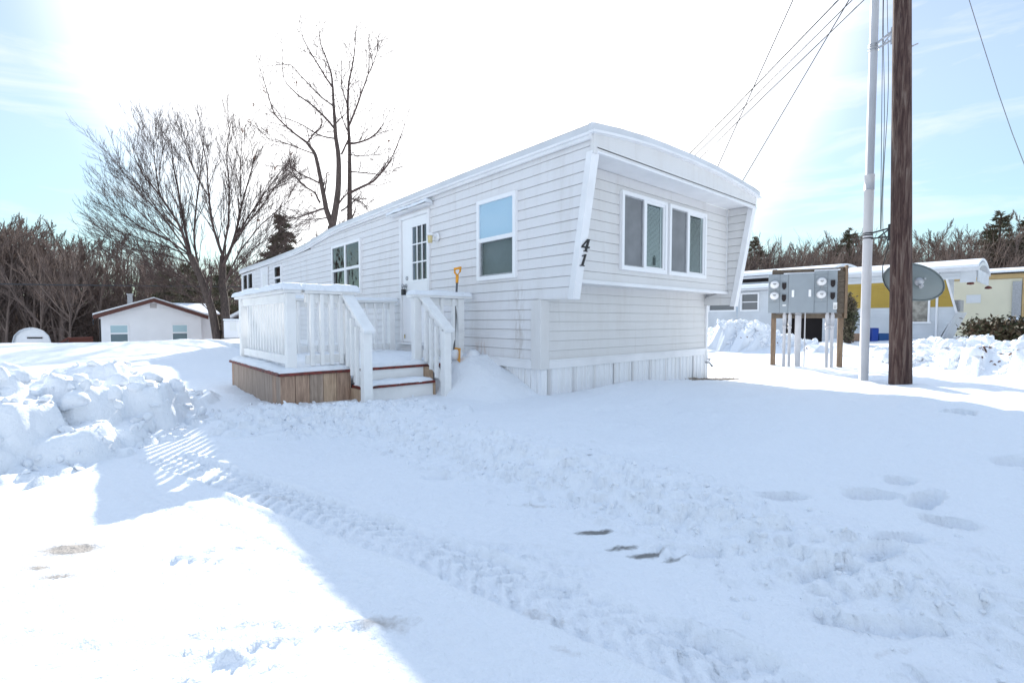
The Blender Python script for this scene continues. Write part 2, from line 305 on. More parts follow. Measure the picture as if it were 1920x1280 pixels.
def pole_mat():
    m = bpy.data.materials.new('pole_wood'); m.use_nodes = True; t = m.node_tree; b = t.nodes['Principled BSDF']; l = t.links.new; b.inputs['Roughness'].default_value = 0.8
    tcn = t.nodes.new('ShaderNodeTexCoord'); a = t.nodes.new('ShaderNodeMapping'); a.inputs['Scale'].default_value = (7, 7, 0.5)
    n = t.nodes.new('ShaderNodeTexNoise'); n.inputs['Scale'].default_value = 3.2; n.inputs['Detail'].default_value = 9; n.inputs['Roughness'].default_value = 0.72; n.inputs['Distortion'].default_value = 0.8
    r = t.nodes.new('ShaderNodeValToRGB'); e = r.color_ramp.elements
    e[0].position = 0.40; e[0].color = (0.028, 0.009, 0.008, 1); e[1].position = 0.72; e[1].color = (0.20, 0.155, 0.13, 1)
    k = r.color_ramp.elements.new(0.5); k.color = (0.075, 0.040, 0.032, 1)
    a2 = t.nodes.new('ShaderNodeMapping'); a2.inputs['Scale'].default_value = (24, 24, 1.0)
    n2 = t.nodes.new('ShaderNodeTexNoise'); n2.inputs['Scale'].default_value = 3; n2.inputs['Detail'].default_value = 6
    bp = t.nodes.new('ShaderNodeBump'); bp.inputs['Strength'].default_value = 0.9; bp.inputs['Distance'].default_value = 0.02
    # dark checks: thin vertical splits
    r2 = t.nodes.new('ShaderNodeMapRange'); r2.inputs['From Min'].default_value = 0.34; r2.inputs['From Max'].default_value = 0.40
    mxx = t.nodes.new('ShaderNodeMix'); mxx.data_type = 'RGBA'; mxx.inputs['A'].default_value = (0.03, 0.012, 0.01, 1)
    l(tcn.outputs['Object'], a.inputs[0]); l(tcn.outputs['Object'], a2.inputs[0]); l(a.outputs[0], n.inputs[0]); l(a2.outputs[0], n2.inputs[0]); l(n.outputs['Fac'], r.inputs[0])
    l(n2.outputs['Fac'], r2.inputs[0]); l(r2.outputs[0], mxx.inputs['Factor']); l(r.outputs[0], mxx.inputs['B']); l(mxx.outputs['Result'], b.inputs['Base Color'])
    l(n2.outputs['Fac'], bp.inputs['Height']); l(bp.outputs[0], b.inputs['Normal']); return m
M['pole'] = pole_mat()

# ---------------------------------------------------------------- noise in numpy
def vnoise(x, y, seed=0):
    xi = np.floor(x).astype(np.int64); yi = np.floor(y).astype(np.int64); xf = x-xi; yf = y-yi
    def h(a, b):
        n = (a*374761393+b*668265263+seed*1274126177) & 0xFFFFFFFF
        n = ((n ^ (n >> 13))*1274126177) & 0xFFFFFFFF; n = n ^ (n >> 16)
        return (n & 0xFFFF)/65535.0
    u = xf*xf*xf*(xf*(xf*6-15)+10); v = yf*yf*yf*(yf*(yf*6-15)+10)
    return (h(xi, yi)*(1-u)+h(xi+1, yi)*u)*(1-v)+(h(xi, yi+1)*(1-u)+h(xi+1, yi+1)*u)*v
def fbm(x, y, sc, oct=4, seed=0, gain=0.5):
    a = 1.0; s = 0; t = 0
    for i in range(oct): s = s+a*vnoise(x/sc+13.7*i, y/sc+7.1*i, seed+i); t += a; a *= gain; sc /= 2.03
    return s/t-0.5
def sst(a, b, x): t = np.clip((x-a)/(b-a), 0, 1); return t*t*(3-2*t)
def gauss(x, y, cx, cy, sx, sy=None, ang=0):
    sy = sy or sx; c, s = math.cos(ang), math.sin(ang); u = (x-cx)*c+(y-cy)*s; v = -(x-cx)*s+(y-cy)*c
    return np.exp(-(u/sx)**2-(v/sy)**2)

# ---------------------------------------------------------------- ground sheet
def axis(a, b, lo, hi, fine, mids):
    m0, m1, mf = mids
    xs = list(np.arange(lo, m0, fine))+list(np.arange(m0, m1, mf))+list(np.arange(m1, hi+1e-6, fine)); st = fine; x = hi
    while x < b: st = min(st*1.06, 40); x += st; xs.append(x)
    st = fine; x = lo
    while x > a: st = min(st*1.09, 40); x -= st; xs.insert(0, x)
    return np.array(xs)
gx = axis(-700, 900, -1.6, 4.2, 0.021, (0.2, 2.5, 0.0135)); gy = axis(-700, 900, -0.4, 7.4, 0.023, (0.3, 3.6, 0.0155))
GX, GY = np.meshgrid(gx, gy)
DIRT = None; BARE = None
def bermx(y): return np.interp(y, [-1, 0.1, 0.5, 1.2, 2.6, 4.0, 4.9, 9], [2.5, 2.15, 2.1, 2.15, 2.02, 1.85, 1.4, 0.2])
chunks = []
def pile_chunks(n, fn, rlo, rhi, hf, seed):
    r_ = random.Random(seed)
    for i in range(n):
        x, y, e = fn(r_)
        rr = rlo+(rhi-rlo)*r_.random()**2.2
        chunks.append((x, y, rr, rr*r_.uniform(0.6, 1.3), e, rr*hf*r_.uniform(0.6, 1.2), r_.uniform(0, 3.14), r_.uniform(-0.5, 0.5), r_.uniform(-0.5, 0.5)))
def env_left(x, y):    # the ploughed bank left of the drive
    fr = np.interp(x, [-6, -3, -1, -0.1, 0.4, 0.9, 1.3], [2.2, 3.4, 4.1, 4.6, 5.25, 5.75, 6.2])
    bk = np.interp(x, [-6, -1, 0.3, 1.3], [8.0, 8.2, 7.2, 6.6])
    t = sst(-0.05, 0.55, y-fr)*sst(0, 2.2, bk-y)*sst(0, 1.0, 1.45-x)
    return t*np.interp(x, [-6, -1, 0, 0.8, 1.4], [0.72, 0.62, 0.52, 0.34, 0.1])
def env_right(x, y):   # bank beyond the pole
    cx = np.array(x); fr = np.interp(y, [-4, 0, 1.5, 2.6], [9.8, 10.9, 12.2, 13.2])
    return sst(0, 1.3, cx-fr)*sst(0, 3.2, 18.5-cx)*sst(0, 1.4, 3.5-y)*sst(-12, -9, y)*0.72*(1+0.5*fbm(cx, np.array(y), 1.7, 3, 77))
def env_mid(x, y):
    return 0.98*gauss(x, y, 17.05, 7.85, 1.15, 0.8, -0.7)+0.62*gauss(x, y, 17.8, 6.9, 1.5, 0.8, -0.7)
def fl(r_):
    x = r_.uniform(-3.5, 1.35); y = r_.uniform(2.5, 8.0)
    return x, y, float(env_left(np.array(x), np.array(y)))
def fl2(r_):
    for _ in range(50):
        a = fl(r_)
        if a[2] > 0.05: return a
    return a
pile_chunks(70, fl2, 0.18, 0.5, 0.55, 1)
pile_chunks(520, fl2, 0.07, 0.30, 0.8, 2)
pile_chunks(900, fl2, 0.025, 0.09, 0.7, 21)
def fr_(r_):
    for _ in range(60):
        x = r_.uniform(9.8, 17.5); y = r_.uniform(-5, 3.3); e = float(env_right(np.array(x), np.array(y)))
        if e > 0.06: return x, y, e
    return x, y, e
pile_chunks(420, fr_, 0.07, 0.3, 0.55, 3)
def fm(r_):
    x = r_.gauss(17.3, 0.9); y = r_.gauss(7.5, 0.9); return x, y, float(env_mid(np.array(x), np.array(y)))
pile_chunks(260, fm, 0.07, 0.28, 0.5, 4)
def fb(r_):            # clumps thrown along the edge of the drive
    y = r_.uniform(-0.6, 5.2); x = float(bermx(np.array(y)))+r_.gauss(0.0, 0.17); return x, y, 0.07
pile_chunks(1500, fb, 0.012, 0.05, 0.42, 5)
pile_chunks(22, fb, 0.04, 0.08, 0.3, 15)
def fb2(r_):
    x = r_.uniform(-2.5, 0.9); fr = float(np.interp(x, [-3, -1, -0.1, 0.4, 0.9], [3.4, 4.1, 4.6, 5.25, 5.7])); return x, fr-abs(r_.gauss(0, 0.18)), 0.0
pile_chunks(260, fb2, 0.02, 0.09, 0.6, 6)
def fb3(r_):           # rubble between deck corner and drive
    t = r_.random(); return 0.9+t*1.6+r_.gauss(0, 0.12), 4.9-t*0.9+r_.gauss(0, 0.25), 0.0
pile_chunks(500, fb3, 0.015, 0.08, 0.5, 7)
FOOT = []
def foot(px, py, z, ang, ln=0.29, wd=0.11, dp=0.05): p = PZ(px, py, z); FOOT.append((p[0], p[1], ang, ln/2, wd/2, dp))
for (px, py, a, ln, wd, dp) in [(q[0], q[1], q[2], q[3]*(0.8 if q[1] < 960 else 0.6), q[4]*(0.65 if q[1] < 960 else 0.55), q[5]*(1.0 if q[1] < 960 else 0.42)) for q in [(1460,927,2.45,.36,.13,.075),(1330,978,2.45,.34,.13,.06),(1545,1003,2.3,.42,.15,.08),(1640,975,2.6,.38,.17,.07),(1690,955,2.5,.3,.14,.06),
        (1640,893,2.2,.3,.2,.08),(1690,875,2.4,.2,.14,.07),(1735,905,2.9,.36,.15,.08),(1780,935,1.9,.26,.13,.08),(1800,786,2.5,.34,.24,.12),(1610,1065,2.0,.5,.15,.09),
        (1730,1075,2.1,.3,.13,.07),(1660,1000,2.6,.24,.14,.06),(1910,865,2.4,.3,.2,.06),(1760,1150,2.0,.3,.13,.03),(700,790,2.2,.3,.2,.03),(790,800,2.2,.3,.14,.03),(825,850,2.4,.3,.2,.03)]]:
    foot(px, py, 0.15 if px < 1500 else (0.25 if py < 1000 else 0.20), a, ln, wd, dp)
SHAL = []
for (px, py, a) in [(1010,1065,2.2),(1060,1085,2.6),(985,1035,2.3),(1290,1195,2.0),(1330,1215,2.1),(900,1030,2.4),(1070,1050,2.4),(350,1055,2.4),(390,1040,2.9),(450,1185,2.6),(480,1225,2.9),(600,1190,2.6),(380,1240,2.3),(430,1250,2.3),(1180,850,2.2)]:
    p = PZ(px, py, 0.0); SHAL.append((p[0], p[1], a))

def height(X, Y):
    global DIRT, BARE
    h = 0.02*fbm(X, Y, 1.6, 3, 1)
    yard = sst(-0.16, 0.22, X-bermx(Y))                    # undisturbed snow right of the drive
    mound = 0.13+0.05*fbm(X, Y, 2.2, 2, 5)+0.20*gauss(X, Y, 5.3, 0.4, 2.1, 1.9)+0.10*gauss(X, Y, 4.3, 2.8, 1.6, 0.9)
    right_end = 1-sst(6.6, 8.6, X+0.25*(Y-3))
    h = h+np.maximum(yard*mound*right_end, 0.135*sst(4.2, 4.7, Y)*sst(0.5, 1.2, X)*sst(9, 7.6, Y)*sst(8, 7, X)+0*X)*np.where((Y > 4.4) & (X < 3.3), 0, 1)+0.135*sst(4.4, 4.9, Y)*sst(0.5, 1.2, X)*sst(9, 7.6, Y)*((Y > 4.4) & (X < 3.3))*1.0+np.where((Y > 4.4) & (X < 3.3), yard*mound*sst(4.9, 4.4, Y), 0)
    # smooth wind-rippled surface
    h = h+0.07*yard*fbm(X, Y*1.3, 0.9, 3, 9)+0.03*yard*fbm(X, Y*1.6, 0.28, 3, 19)
    # rubble band
    band = np.exp(-((X-bermx(Y)+0.02)/0.19)**2)*sst(-1.2, -0.6, Y)*sst(6, 5, Y)
    h = h+band*(0.028+0.05*fbm(X, Y, 0.10, 5, 11, 0.62)+0.02*fbm(X, Y, 0.4, 2, 12))
    h = h+gauss(X, Y, 1.6, 4.3, 0.9, 0.5)*0.045*(0.6+fbm(X, Y, 0.12, 4, 31, 0.6)*1.2)
    # round the deck and the steps
    # snow shovelled against the wall beside the steps, falling off towards the corner
    t = np.clip((Y-3.5)/1.3, 0, 1.0)
    h = np.maximum(h, np.where((X > 2.6) & (X < 5.5) & (Y < 6.2) & (Y > 3.5), (0.0+0.57*t)*sst(5.0, 4.0, X)*sst(2.72, 3.55, X+0.25*np.clip(4.9-Y, 0, 1)), -9)+0.06*fbm(X, Y, 0.32, 4, 40)*(X < 5))
    # soft drift in front of the corner
    h = h+0.09*gauss(X, Y, PZ(1425, 712, 0.1)[0], PZ(1425, 712, 0.1)[1], 0.16, 0.3)+0.06*gauss(X, Y, 4.6, 3.2, 0.65, 0.35)+0.05*gauss(X, Y, 5.8, 3.3, 0.9, 0.3)
    # behind the deck
    h = h+0.17*gauss(X, Y, 0.6, 10.5, 2.6, 2.2)+0.09*fbm(X*0.6, Y, 1.4, 3, 14)*sst(7.5, 9.5, Y)*sst(4.5, 3.5, X)
    # far left: rises to a low crest, then falls away to the lower lots
    lf = sst(12, 4, X-0.0)*1.0
    lf = np.where(X > 9, 0, lf) if False else sst(14, 9, X)
    h = h+0.26*sst(12, 20, Y)*lf*(1+0.6*fbm(X, Y, 5, 2, 17))-2.15*sst(22, 31, Y)*sst(20, 12, X)
    # right lots: slight bank against the neighbouring homes
    h = h+0.34*sst(17.5, 22, X)*sst(7.2, 5.6, Y)*sst(-30, -10, Y)
    # tyre tracks on the drive
    for (pts, wd, dep) in (([(0.35, 4.3), (0.62, 3.45), (0.86, 2.6), (1.05, 1.9), (1.28, 0.9), (1.5, -0.5)], 0.27, 0.027),
                           ([(0.1, 3.9), (0.3, 3.0), (0.55, 2.2), (0.80, 1.35), (1.02, 0.4)], 0.17, 0.008),
                           ([(-0.55, 2.6), (-0.1, 2.0), (0.25, 1.72), (0.5, 1.62)], 0.13, 0.005)):
        px = np.array([p[0] for p in pts]); py = np.array([p[1] for p in pts])
        o = np.argsort(py); cx = np.interp(Y, py[o], px[o]); on = sst(py.min()-0.2, py.min()+0.1, Y)*sst(py.max()+0.25, py.max()-0.2, Y)
        d = (X-cx)+0.02*fbm(X, Y, 0.3, 2, 61)
        rut = (1-sst(wd*0.42, wd*0.55, np.abs(d)))*on
        lug = sst(-0.25, 0.35, np.sin((Y*1.0+np.abs(d)*0.9+0.05*fbm(X, Y, 0.25, 2, 64))*2*np.pi/0.088)+0.9*fbm(X, Y, 0.06, 2, 65))*sst(0.2, 0.5, np.abs(np.sin(d*np.pi/(wd*0.26))))
        brk = sst(-0.12, 0.08, fbm(X, Y, 0.22, 3, 63))
        h = h-rut*dep*(0.30+0.70*lug*(0.65+0.35*brk))+np.exp(-((np.abs(d)-wd*0.58)/0.025)**2)*on*dep*0.55*(0.5+brk)
    drive = (1-yard)*sst(6, 5, Y)
    h = h+drive*(0.016*fbm(X, Y, 0.35, 4, 50, 0.6)+0.007*fbm(X*2.2+Y, Y-X, 0.09, 3, 51))
    # scuffed long scrapes
    sc = np.clip(fbm(X*0.5+Y*0.5, (Y-X)*2.2, 0.4, 3, 54)-0.12, 0, 1); h = h-drive*sc*0.06
    for (x, y, a, l, w_, dp) in FOOT:
        s = (np.abs(X-x) < 0.5) & (np.abs(Y-y) < 0.5)
        if not s.any(): continue
        c, s_ = math.cos(a), math.sin(a); u = ((X[s]-x)*c+(Y[s]-y)*s_)/l; v = (-(X[s]-x)*s_+(Y[s]-y)*c)/w_
        d = np.sqrt(u*u+v*v)+0.5*fbm(X[s], Y[s], 0.09, 3, 60)
        h[s] += -dp*1.15*(1-sst(0.5, 1.08, d))*(1+0.5*fbm(X[s], Y[s], 0.05, 3, 66))+0.007*np.exp(-((d-1.3)/0.25)**2)
    for (x, y, a) in SHAL:
        s = (np.abs(X-x) < 0.3) & (np.abs(Y-y) < 0.3)
        if not s.any(): continue
        c, s_ = math.cos(a), math.sin(a); u = ((X[s]-x)*c+(Y[s]-y)*s_)/0.15; v = (-(X[s]-x)*s_+(Y[s]-y)*c)/0.055
        d = np.sqrt(u*u+v*v)
        h[s] += -0.009*(1-sst(0.8, 1.05, d))*(0.5+0.5*(np.sin(u*16) > 0))+0.006*np.exp(-((d-1.15)/0.12)**2)
    # banks with chunks
    el = env_left(X, Y); er = env_right(X, Y); em = env_mid(X, Y)
    e = el*(0.75+0.5*fbm(X, Y, 0.6, 3, 70))+er*(0.8+0.3*fbm(X, Y, 0.5, 4, 71))+em*(0.85+0.2*fbm(X, Y, 0.4, 3, 72))
    hb = h+e*0.85+sst(0.03, 0.12, e)*(0.05*fbm(X, Y, 0.16, 5, 78, 0.62))
    acc = hb.copy()
    xs = gx if X.shape == GX.shape else None
    for (x, y, rx, ry, ee, hh, a, tx, ty) in chunks:
        m = max(rx, ry)*1.3
        i0, i1 = np.searchsorted(gx, (x-m, x+m)); j0, j1 = np.searchsorted(gy, (y-m, y+m))
        if i1 <= i0 or j1 <= j0: continue
        XX = X[j0:j1, i0:i1]; YY = Y[j0:j1, i0:i1]; c, s_ = math.cos(a), math.sin(a)
        u = ((XX-x)*c+(YY-y)*s_)/rx; v = (-(XX-x)*s_+(YY-y)*c)/ry
        d = (np.abs(u)**2.8+np.abs(v)**2.8)**(1/2.8)+0.30*fbm(XX, YY, 0.5*max(rx, 0.05), 3, 73)
        cj = np.clip(np.searchsorted(gx, x), 0, len(gx)-1); ci = np.clip(np.searchsorted(gy, y), 0, len(gy)-1)
        top = hb[ci, cj]+hh*(1+tx*u+ty*v)+0.12*hh*fbm(XX, YY, 0.06, 3, 74)
        prof = 1-sst(0.62, 1.0, d)
        b0 = hb[j0:j1, i0:i1]
        acc[j0:j1, i0:i1] = np.maximum(acc[j0:j1, i0:i1], b0+(top-b0)*prof)
    h = acc
    # gravel patch at the far end of the skirting
    DIRT = 0.62*np.exp(-((X+0.1)/0.35)**2-((Y-2.85)/0.16)**2)+0.30*gauss(X, Y, 0.75, 1.35, 0.2, 0.35)+0.22*drive*sst(0.0, 0.22, fbm(X, Y, 0.8, 3, 80))+0.22*gauss(X, Y, 1.15, 1.5, 0.13, 1.6, 0.2)+0.28*gauss(X, Y, 0.3, 1.85, 0.5, 0.12)+0.25*gauss(X, Y, -0.1, 2.55, 0.35, 0.1)
    BARE = 0.30*gauss(X, Y, 1.80, 1.38, 0.09, 0.30, 0.25)+0.35*gauss(X, Y, 1.72, 1.1, 0.1, 0.3, 0.2)+0.45*gauss(X, Y, 1.1, 1.3, 0.04, 0.3)
    for (px, py, sa, sb, an, k) in ((1110, 1000, .10, .035, -.6, .75), (1160, 1030, .09, .03, -.5, .6), (1215, 1042, .10, .03, -.5, .66), (1275, 1050, .07, .025, -.5, .6), (990, 1000, .03, .015, -.5, .6), (700, 985, .03, .02, 0, .62), (530, 950, .05, .015, -1, .5), (1225, 1245, .05, .03, -.8, .6), (1115, 1275, .08, .02, -.6, .62), (5, 1140, .02, .012, 0, .75)):
        q = PZ(px, py, 0.0); BARE = BARE+(k-0.04)*gauss(X, Y, q[0], q[1], sa*1.25, sb*0.8, an)
    for (px, py, sa, sb, an, k) in ((980, 950, .2, .05, -.7, .5), (940, 940, .1, .03, -.7, .4), (715, 1165, .12, .05, -.7, .5), (135, 1030, .1, .04, -.7, .8), (70, 1065, .06, .02, -.7, .7), (110, 1080, .07, .015, -.7, .7), (1000, 1150, .25, .05, -1.1, .45), (1060, 1220, .12, .04, -1.1, .5), (520, 930, .3, .04, -1.1, .42), (640, 1000, .3, .04, -1.1, .42), (1500, 1140, .3, .05, -.7, .4), (1660, 1230, .2, .04, -.5, .5)):
        q = PZ(px, py, 0.0); DIRT = DIRT+k*gauss(X, Y, q[0], q[1], sa, sb, an)
    return h
HZ = height(GX, GY)
def hz(x, y):
    i = min(max(np.searchsorted(gx, x)-1, 0), len(gx)-2); j = min(max(np.searchsorted(gy, y)-1, 0), len(gy)-2)
    u = (x-gx[i])/(gx[i+1]-gx[i]); v = (y-gy[j])/(gy[j+1]-gy[j])
    return float((HZ[j, i]*(1-u)+HZ[j, i+1]*u)*(1-v)+(HZ[j+1, i]*(1-u)+HZ[j+1, i+1]*u)*v)
def grid_mesh(name, X, Y, Z, material):
    ny, nx = X.shape; v = np.stack([X, Y, Z], -1).reshape(-1, 3).astype(np.float32)
    idx = np.arange(ny*nx).reshape(ny, nx)
    q = np.stack([idx[:-1, :-1], idx[:-1, 1:], idx[1:, 1:], idx[1:, :-1]], -1).reshape(-1, 4).astype(np.int32)
    me = bpy.data.meshes.new(name); me.vertices.add(len(v)); me.vertices.foreach_set('co', v.ravel())
    me.loops.add(q.size); me.loops.foreach_set('vertex_index', q.ravel())
    me.polygons.add(len(q)); me.polygons.foreach_set('loop_start', np.arange(0, q.size, 4, dtype=np.int32))
    me.polygons.foreach_set('use_smooth', np.ones(len(q), dtype=bool)); me.update(calc_edges=True); me.materials.append(material)
    o = bpy.data.objects.new(name, me); COL.objects.link(o); return o
g = grid_mesh('ground', GX, GY, HZ, M['snow_ground'])
for nm, arr in (('dirt', DIRT), ('bare', BARE)):
    at = g.data.attributes.new(nm, 'FLOAT', 'POINT'); at.data.foreach_set('value', arr.astype(np.float32).ravel())
tag(g, 'snow-covered ground with drive, banks and footprints', kind='structure')

def ico():
    t = (1+5**0.5)/2; v = [(-1,t,0),(1,t,0),(-1,-t,0),(1,-t,0),(0,-1,t),(0,1,t),(0,-1,-t),(0,1,-t),(t,0,-1),(t,0,1),(-t,0,-1),(-t,0,1)]
    f = [(0,11,5),(0,5,1),(0,1,7),(0,7,10),(0,10,11),(1,5,9),(5,11,4),(11,10,2),(10,7,6),(7,1,8),(3,9,4),(3,4,2),(3,2,6),(3,6,8),(3,8,9),(4,9,5),(2,4,11),(6,2,10),(8,6,7),(9,8,1)]
    v = [Vector(p).normalized() for p in v]; c = {}; nf = []
    def mid(a, b):
        k = (min(a, b), max(a, b))
        if k not in c: v.append(((v[a]+v[b])/2).normalized()); c[k] = len(v)-1
        return c[k]
    for a, b, d in f:
        x, y, z = mid(a, b), mid(b, d), mid(d, a); nf += [(a, x, z), (b, y, x), (d, z, y), (x, y, z)]
    return np.array([tuple(p) for p in v]), np.array(nf)
ICV, ICF = ico()
def clods(name, label, pts, seed, smooth=False):
    rs = np.random.default_rng(seed); V = []; F = []; n = 0
    for (x, y, r) in pts:
        q = np.linalg.qr(rs.normal(0, 1, (3, 3)))[0]; v = ICV.copy()
        for _ in range(7):      # chop flat facets off, like broken crust
            d = rs.normal(0, 1, 3); d /= np.linalg.norm(d); k = rs.uniform(0.3, 0.75); t = v@d; v = v-np.outer(np.clip(t-k, 0, None), d)
        v = (v*rs.uniform(0.6, 1.3, 3)*(1+rs.normal(0, 0.02, (len(v), 1))))@q*r
        v = v+np.array([x, y, hz(x, y)+r*0.15]); V.append(v); F.append(ICF+n); n += len(v)
    v = np.concatenate(V).astype(np.float32); f = np.concatenate(F).astype(np.int32)
    me = bpy.data.meshes.new(name); me.vertices.add(len(v)); me.vertices.foreach_set('co', v.ravel()); me.loops.add(f.size); me.loops.foreach_set('vertex_index', f.ravel())
    me.polygons.add(len(f)); me.polygons.foreach_set('loop_start', np.arange(0, f.size, 3, dtype=np.int32)); me.polygons.foreach_set('use_smooth', np.full(len(f), smooth)); me.update(calc_edges=True)
    me.materials.append(M['snow']); o = bpy.data.objects.new(name, me); COL.objects.link(o); return tag(o, label, 'snow', kind='stuff')
def cl_pts(fn, n, lo, hi, seed, mn=0.05):
    r_ = random.Random(seed); out = []
    while len(out) < n:
        x, y, e = fn(r_)
        if e >= mn: out.append((x, y, lo+(hi-lo)*r_.random()**2.5))
    return out
clods('snow_clods', 'broken snow clods on the ploughed bank left of the drive', cl_pts(fl2, 1300, 0.012, 0.10, 41)+cl_pts(fb2, 200, 0.01, 0.05, 42, -1), 1, True)
clods('snow_clods', 'broken snow clods on the bank beyond the wooden pole', cl_pts(fr_, 1700, 0.03, 0.17, 43), 2, True)
clods('snow_clods', 'broken snow clods on the heap before the white neighbouring home', [p for p in cl_pts(fm, 1000, 0.03, 0.14, 44, 0.12)], 3, True)
clods('snow_clods', 'small snow crumbs along the edge of the shovelled drive', cl_pts(fb, 800, 0.004, 0.022, 45, -1)+cl_pts(fb3, 300, 0.005, 0.028, 46, -1), 4)

# ---------------------------------------------------------------- lap siding
def laps_x(mb, X0, z0, z1, yfun, holes=(), pitch=0.112, out=-1, th=0.010, gv=0.0042):
    """boards on a wall of constant X (out=-1: facing -X). yfun(z) -> (ya, yb); holes: (ya,yb,za,zb)"""
    n = max(1, round((z1-z0)/pitch)); p = (z1-z0)/n
    for i in range(n):
        a = z0+i*p; b = a+p
        cuts = [a, b]
        for h in holes:
            for zc in (h[2], h[3]):
                if a+0.002 < zc < b-0.002: cuts.append(zc)
        cuts.sort()
        for ca, cb in zip(cuts[:-1], cuts[1:]):
            zm = (ca+cb)/2; ya0, yb0 = yfun(ca); ya1, yb1 = yfun(cb)
            top_ = (cb == b); cb_ = cb-gv if top_ else cb
            xa = X0+out*(th*(1-(ca-a)/p)); xb = X0+out*(th*(1-(cb-a)/p)); cb = cb_
            segs = [(0.0, 1.0)]; Ltot = yb0-ya0
            hs = sorted([h for h in holes if h[2] < zm < h[3]], key=lambda h: h[0])
            ys = [('e', ya0, ya1)]
            for h in hs: ys += [('h', h[0], h[0]), ('h', h[1], h[1])]
            ys.append(('e', yb0, yb1))
            for k in range(0, len(ys), 2):
                (_, l0, l1), (_, r0, r1) = ys[k], ys[k+1]
                if r0-l0 < 0.002 and r1-l1 < 0.002: continue
                mb.face([(xa, l0, ca), (xa, r0, ca), (xb, r1, cb), (xb, l1, cb)] if out > 0 else [(xa, l0, ca), (xb, l1, cb), (xb, r1, cb), (xa, r0, ca)])
                xi = X0-out*0.022
                if ca == a: mb.face([(xa, l0, ca), (xa, r0, ca), (xi, r0, ca), (xi, l0, ca)])
                if top_: mb.face([(xb, l1, cb), (xb, r1, cb), (xi, r1, cb), (xi, l1, cb)]); mb.face([(xi, l1, cb), (xi, r1, cb), (xi, r1, b), (xi, l1, b)])
def swap(mb):    # X-wall built at X0 -> Y-wall (mirror x<->y)
    mb.v = [(y, x, z) for (x, y, z) in mb.v]; mb.f = [tuple(reversed(f)) for f in mb.f]; return mb

XW = 3.75; XE = 7.45; YF = 3.1; YB = 3.5; YL = 3.85; YR = 17.9; ZB = 0.56; ZS = 1.24
def ztop(y): return float(np.interp(y, [3.1, 5.4, 9.4, 10.0, 10.7, 11.4, 12.3, 14.5, 17.9], [2.90, 2.91, 2.885, 2.86, 2.80, 2.74, 2.705, 2.68, 2.665]))
home = empty('mobile_home', (XW, YL, 0.1), 'long white single-wide mobile home with lap siding and slanted bay front', 'mobile home')
WA = (4.225, 4.97, 1.50, 2.495); WBn = (8.50, 9.89, 1.50, 2.495); WC = (13.38, 14.03, 1.80, 2.46); WD = (16.3, 17.6, 1.95, 2.49); WE = (14.65, 15.37, 0.7, 2.45)
DO = (6.13, 7.03, 0.62, 2.62)
holes = [WA, WBn, WC, WD, DO]
mb = MB()
def yf_low(z): return (YL+0.0, YR)
def yf_up(z): return (3.378+(3.15-3.378)*(z-ZS)/(2.64-ZS), YR if z < 2.6 else 11.2)
laps_x(mb, XW, ZB, ZS, yf_low, holes); laps_x(mb, XW, ZS, 2.83, yf_up, holes)
mb.box(XW+0.03, XW+0.05, YL+0.02, YR, 0.5, ZS); mb.f = mb.f[:-6]; mb.m = mb.m[:-6]; mb.sm = mb.sm[:-6]
mb.build('side_wall', M['siding'], home)
# bay wall and lower end wall
W1 = (4.688, 5.65, 1.597, 2.515); W2 = (5.706, 6.68, 1.597, 2.515)
mb = MB(); laps_x(mb, YB, 1.43, 2.69, lambda z: (XW+0.05, XE-0.08), [W1, W2], th=0.009, gv=0.003); swap(mb)
mb.build('bay_wall', M['siding_end'], home)
mb = MB(); laps_x(mb, YL, 0.55, 1.43, lambda z: (XW+0.10, XE), [], th=0.008, gv=0.0025); swap(mb); mb.box(XW+0.04, XE-0.02, YB-0.012, YL, 1.418, 1.43)
mb.build('lower_end_wall', M['siding_end'], home)
# far walls (behind)
mb = MB().box(XE-0.01, XE, YL+0.02, YR, 0.5, 2.7).box(XW, XE, YR, YR+0.02, 0.5, 2.62).box(XE-0.02, XE, 3.42, YL, 1.25, 2.69)
mb.build('rear_wall', M['siding'], home)
# fins: side walls project past the bay; right one seen from inside
mb = MB(); laps_x(mb, XE-0.06, ZS, 2.69, lambda z: (3.40+(3.15-3.40)*(z-ZS)/1.45, YL if z < 1.43 else YB), [])
mb.face([(XE, 3.40, ZS), (XE, YL, ZS), (XE, YL, 2.7), (XE, 3.15, 2.7)])
mb.face([(XE-0.07, 3.4, ZS), (XE, 3.4, ZS), (XE, YL, ZS), (XE-0.07, YL, ZS)])
mb.build('right_fin', M['siding_end'], home)
mb = MB(); mb.face([(XW+0.05, 3.38, ZS), (XW+0.05, YL, ZS), (XW+0.05, YB, 1.43), (XW+0.05, YB, 2.69), (XW+0.05, 3.15, 2.69)])
mb.box(XW-0.008, XW+0.05, 3.39, YL+0.03, ZS-0.012, ZS)
mb.build('left_fin', M['siding_end'], home)
for nm, xa, xb in (('slanted_trim', XW-0.022, XW+0.085), ('slanted_trim', XE-0.085, XE+0.022)):
    mb = MB(); t0, t1 = ZS-0.02, 2.66
    ya, yb = 3.378, 3.135
    mb.hexa([(xa, ya-0.03, t0), (xb, ya-0.03, t0), (xb, ya+0.05, t0), (xa, ya+0.05, t0)], [(xa, yb-0.03, t1), (xb, yb-0.03, t1), (xb, yb+0.05, t1), (xa, yb+0.05, t1)])
    st = mb.build(nm, M['trim'], home, 0.004)
    if xa < 5: trimL = st
mb = MB().box(XW-0.03, XW+0.115, YL-0.03, YL+0.12, 0.455, ZS-0.013).build('corner_post', M['siding_end'], home, 0.004)
mb = MB().box(XE-0.02, XE+0.03, YL-0.03, YL+0.06, 0.455, 1.43).build('corner_post', M['trim'], home, 0.004)
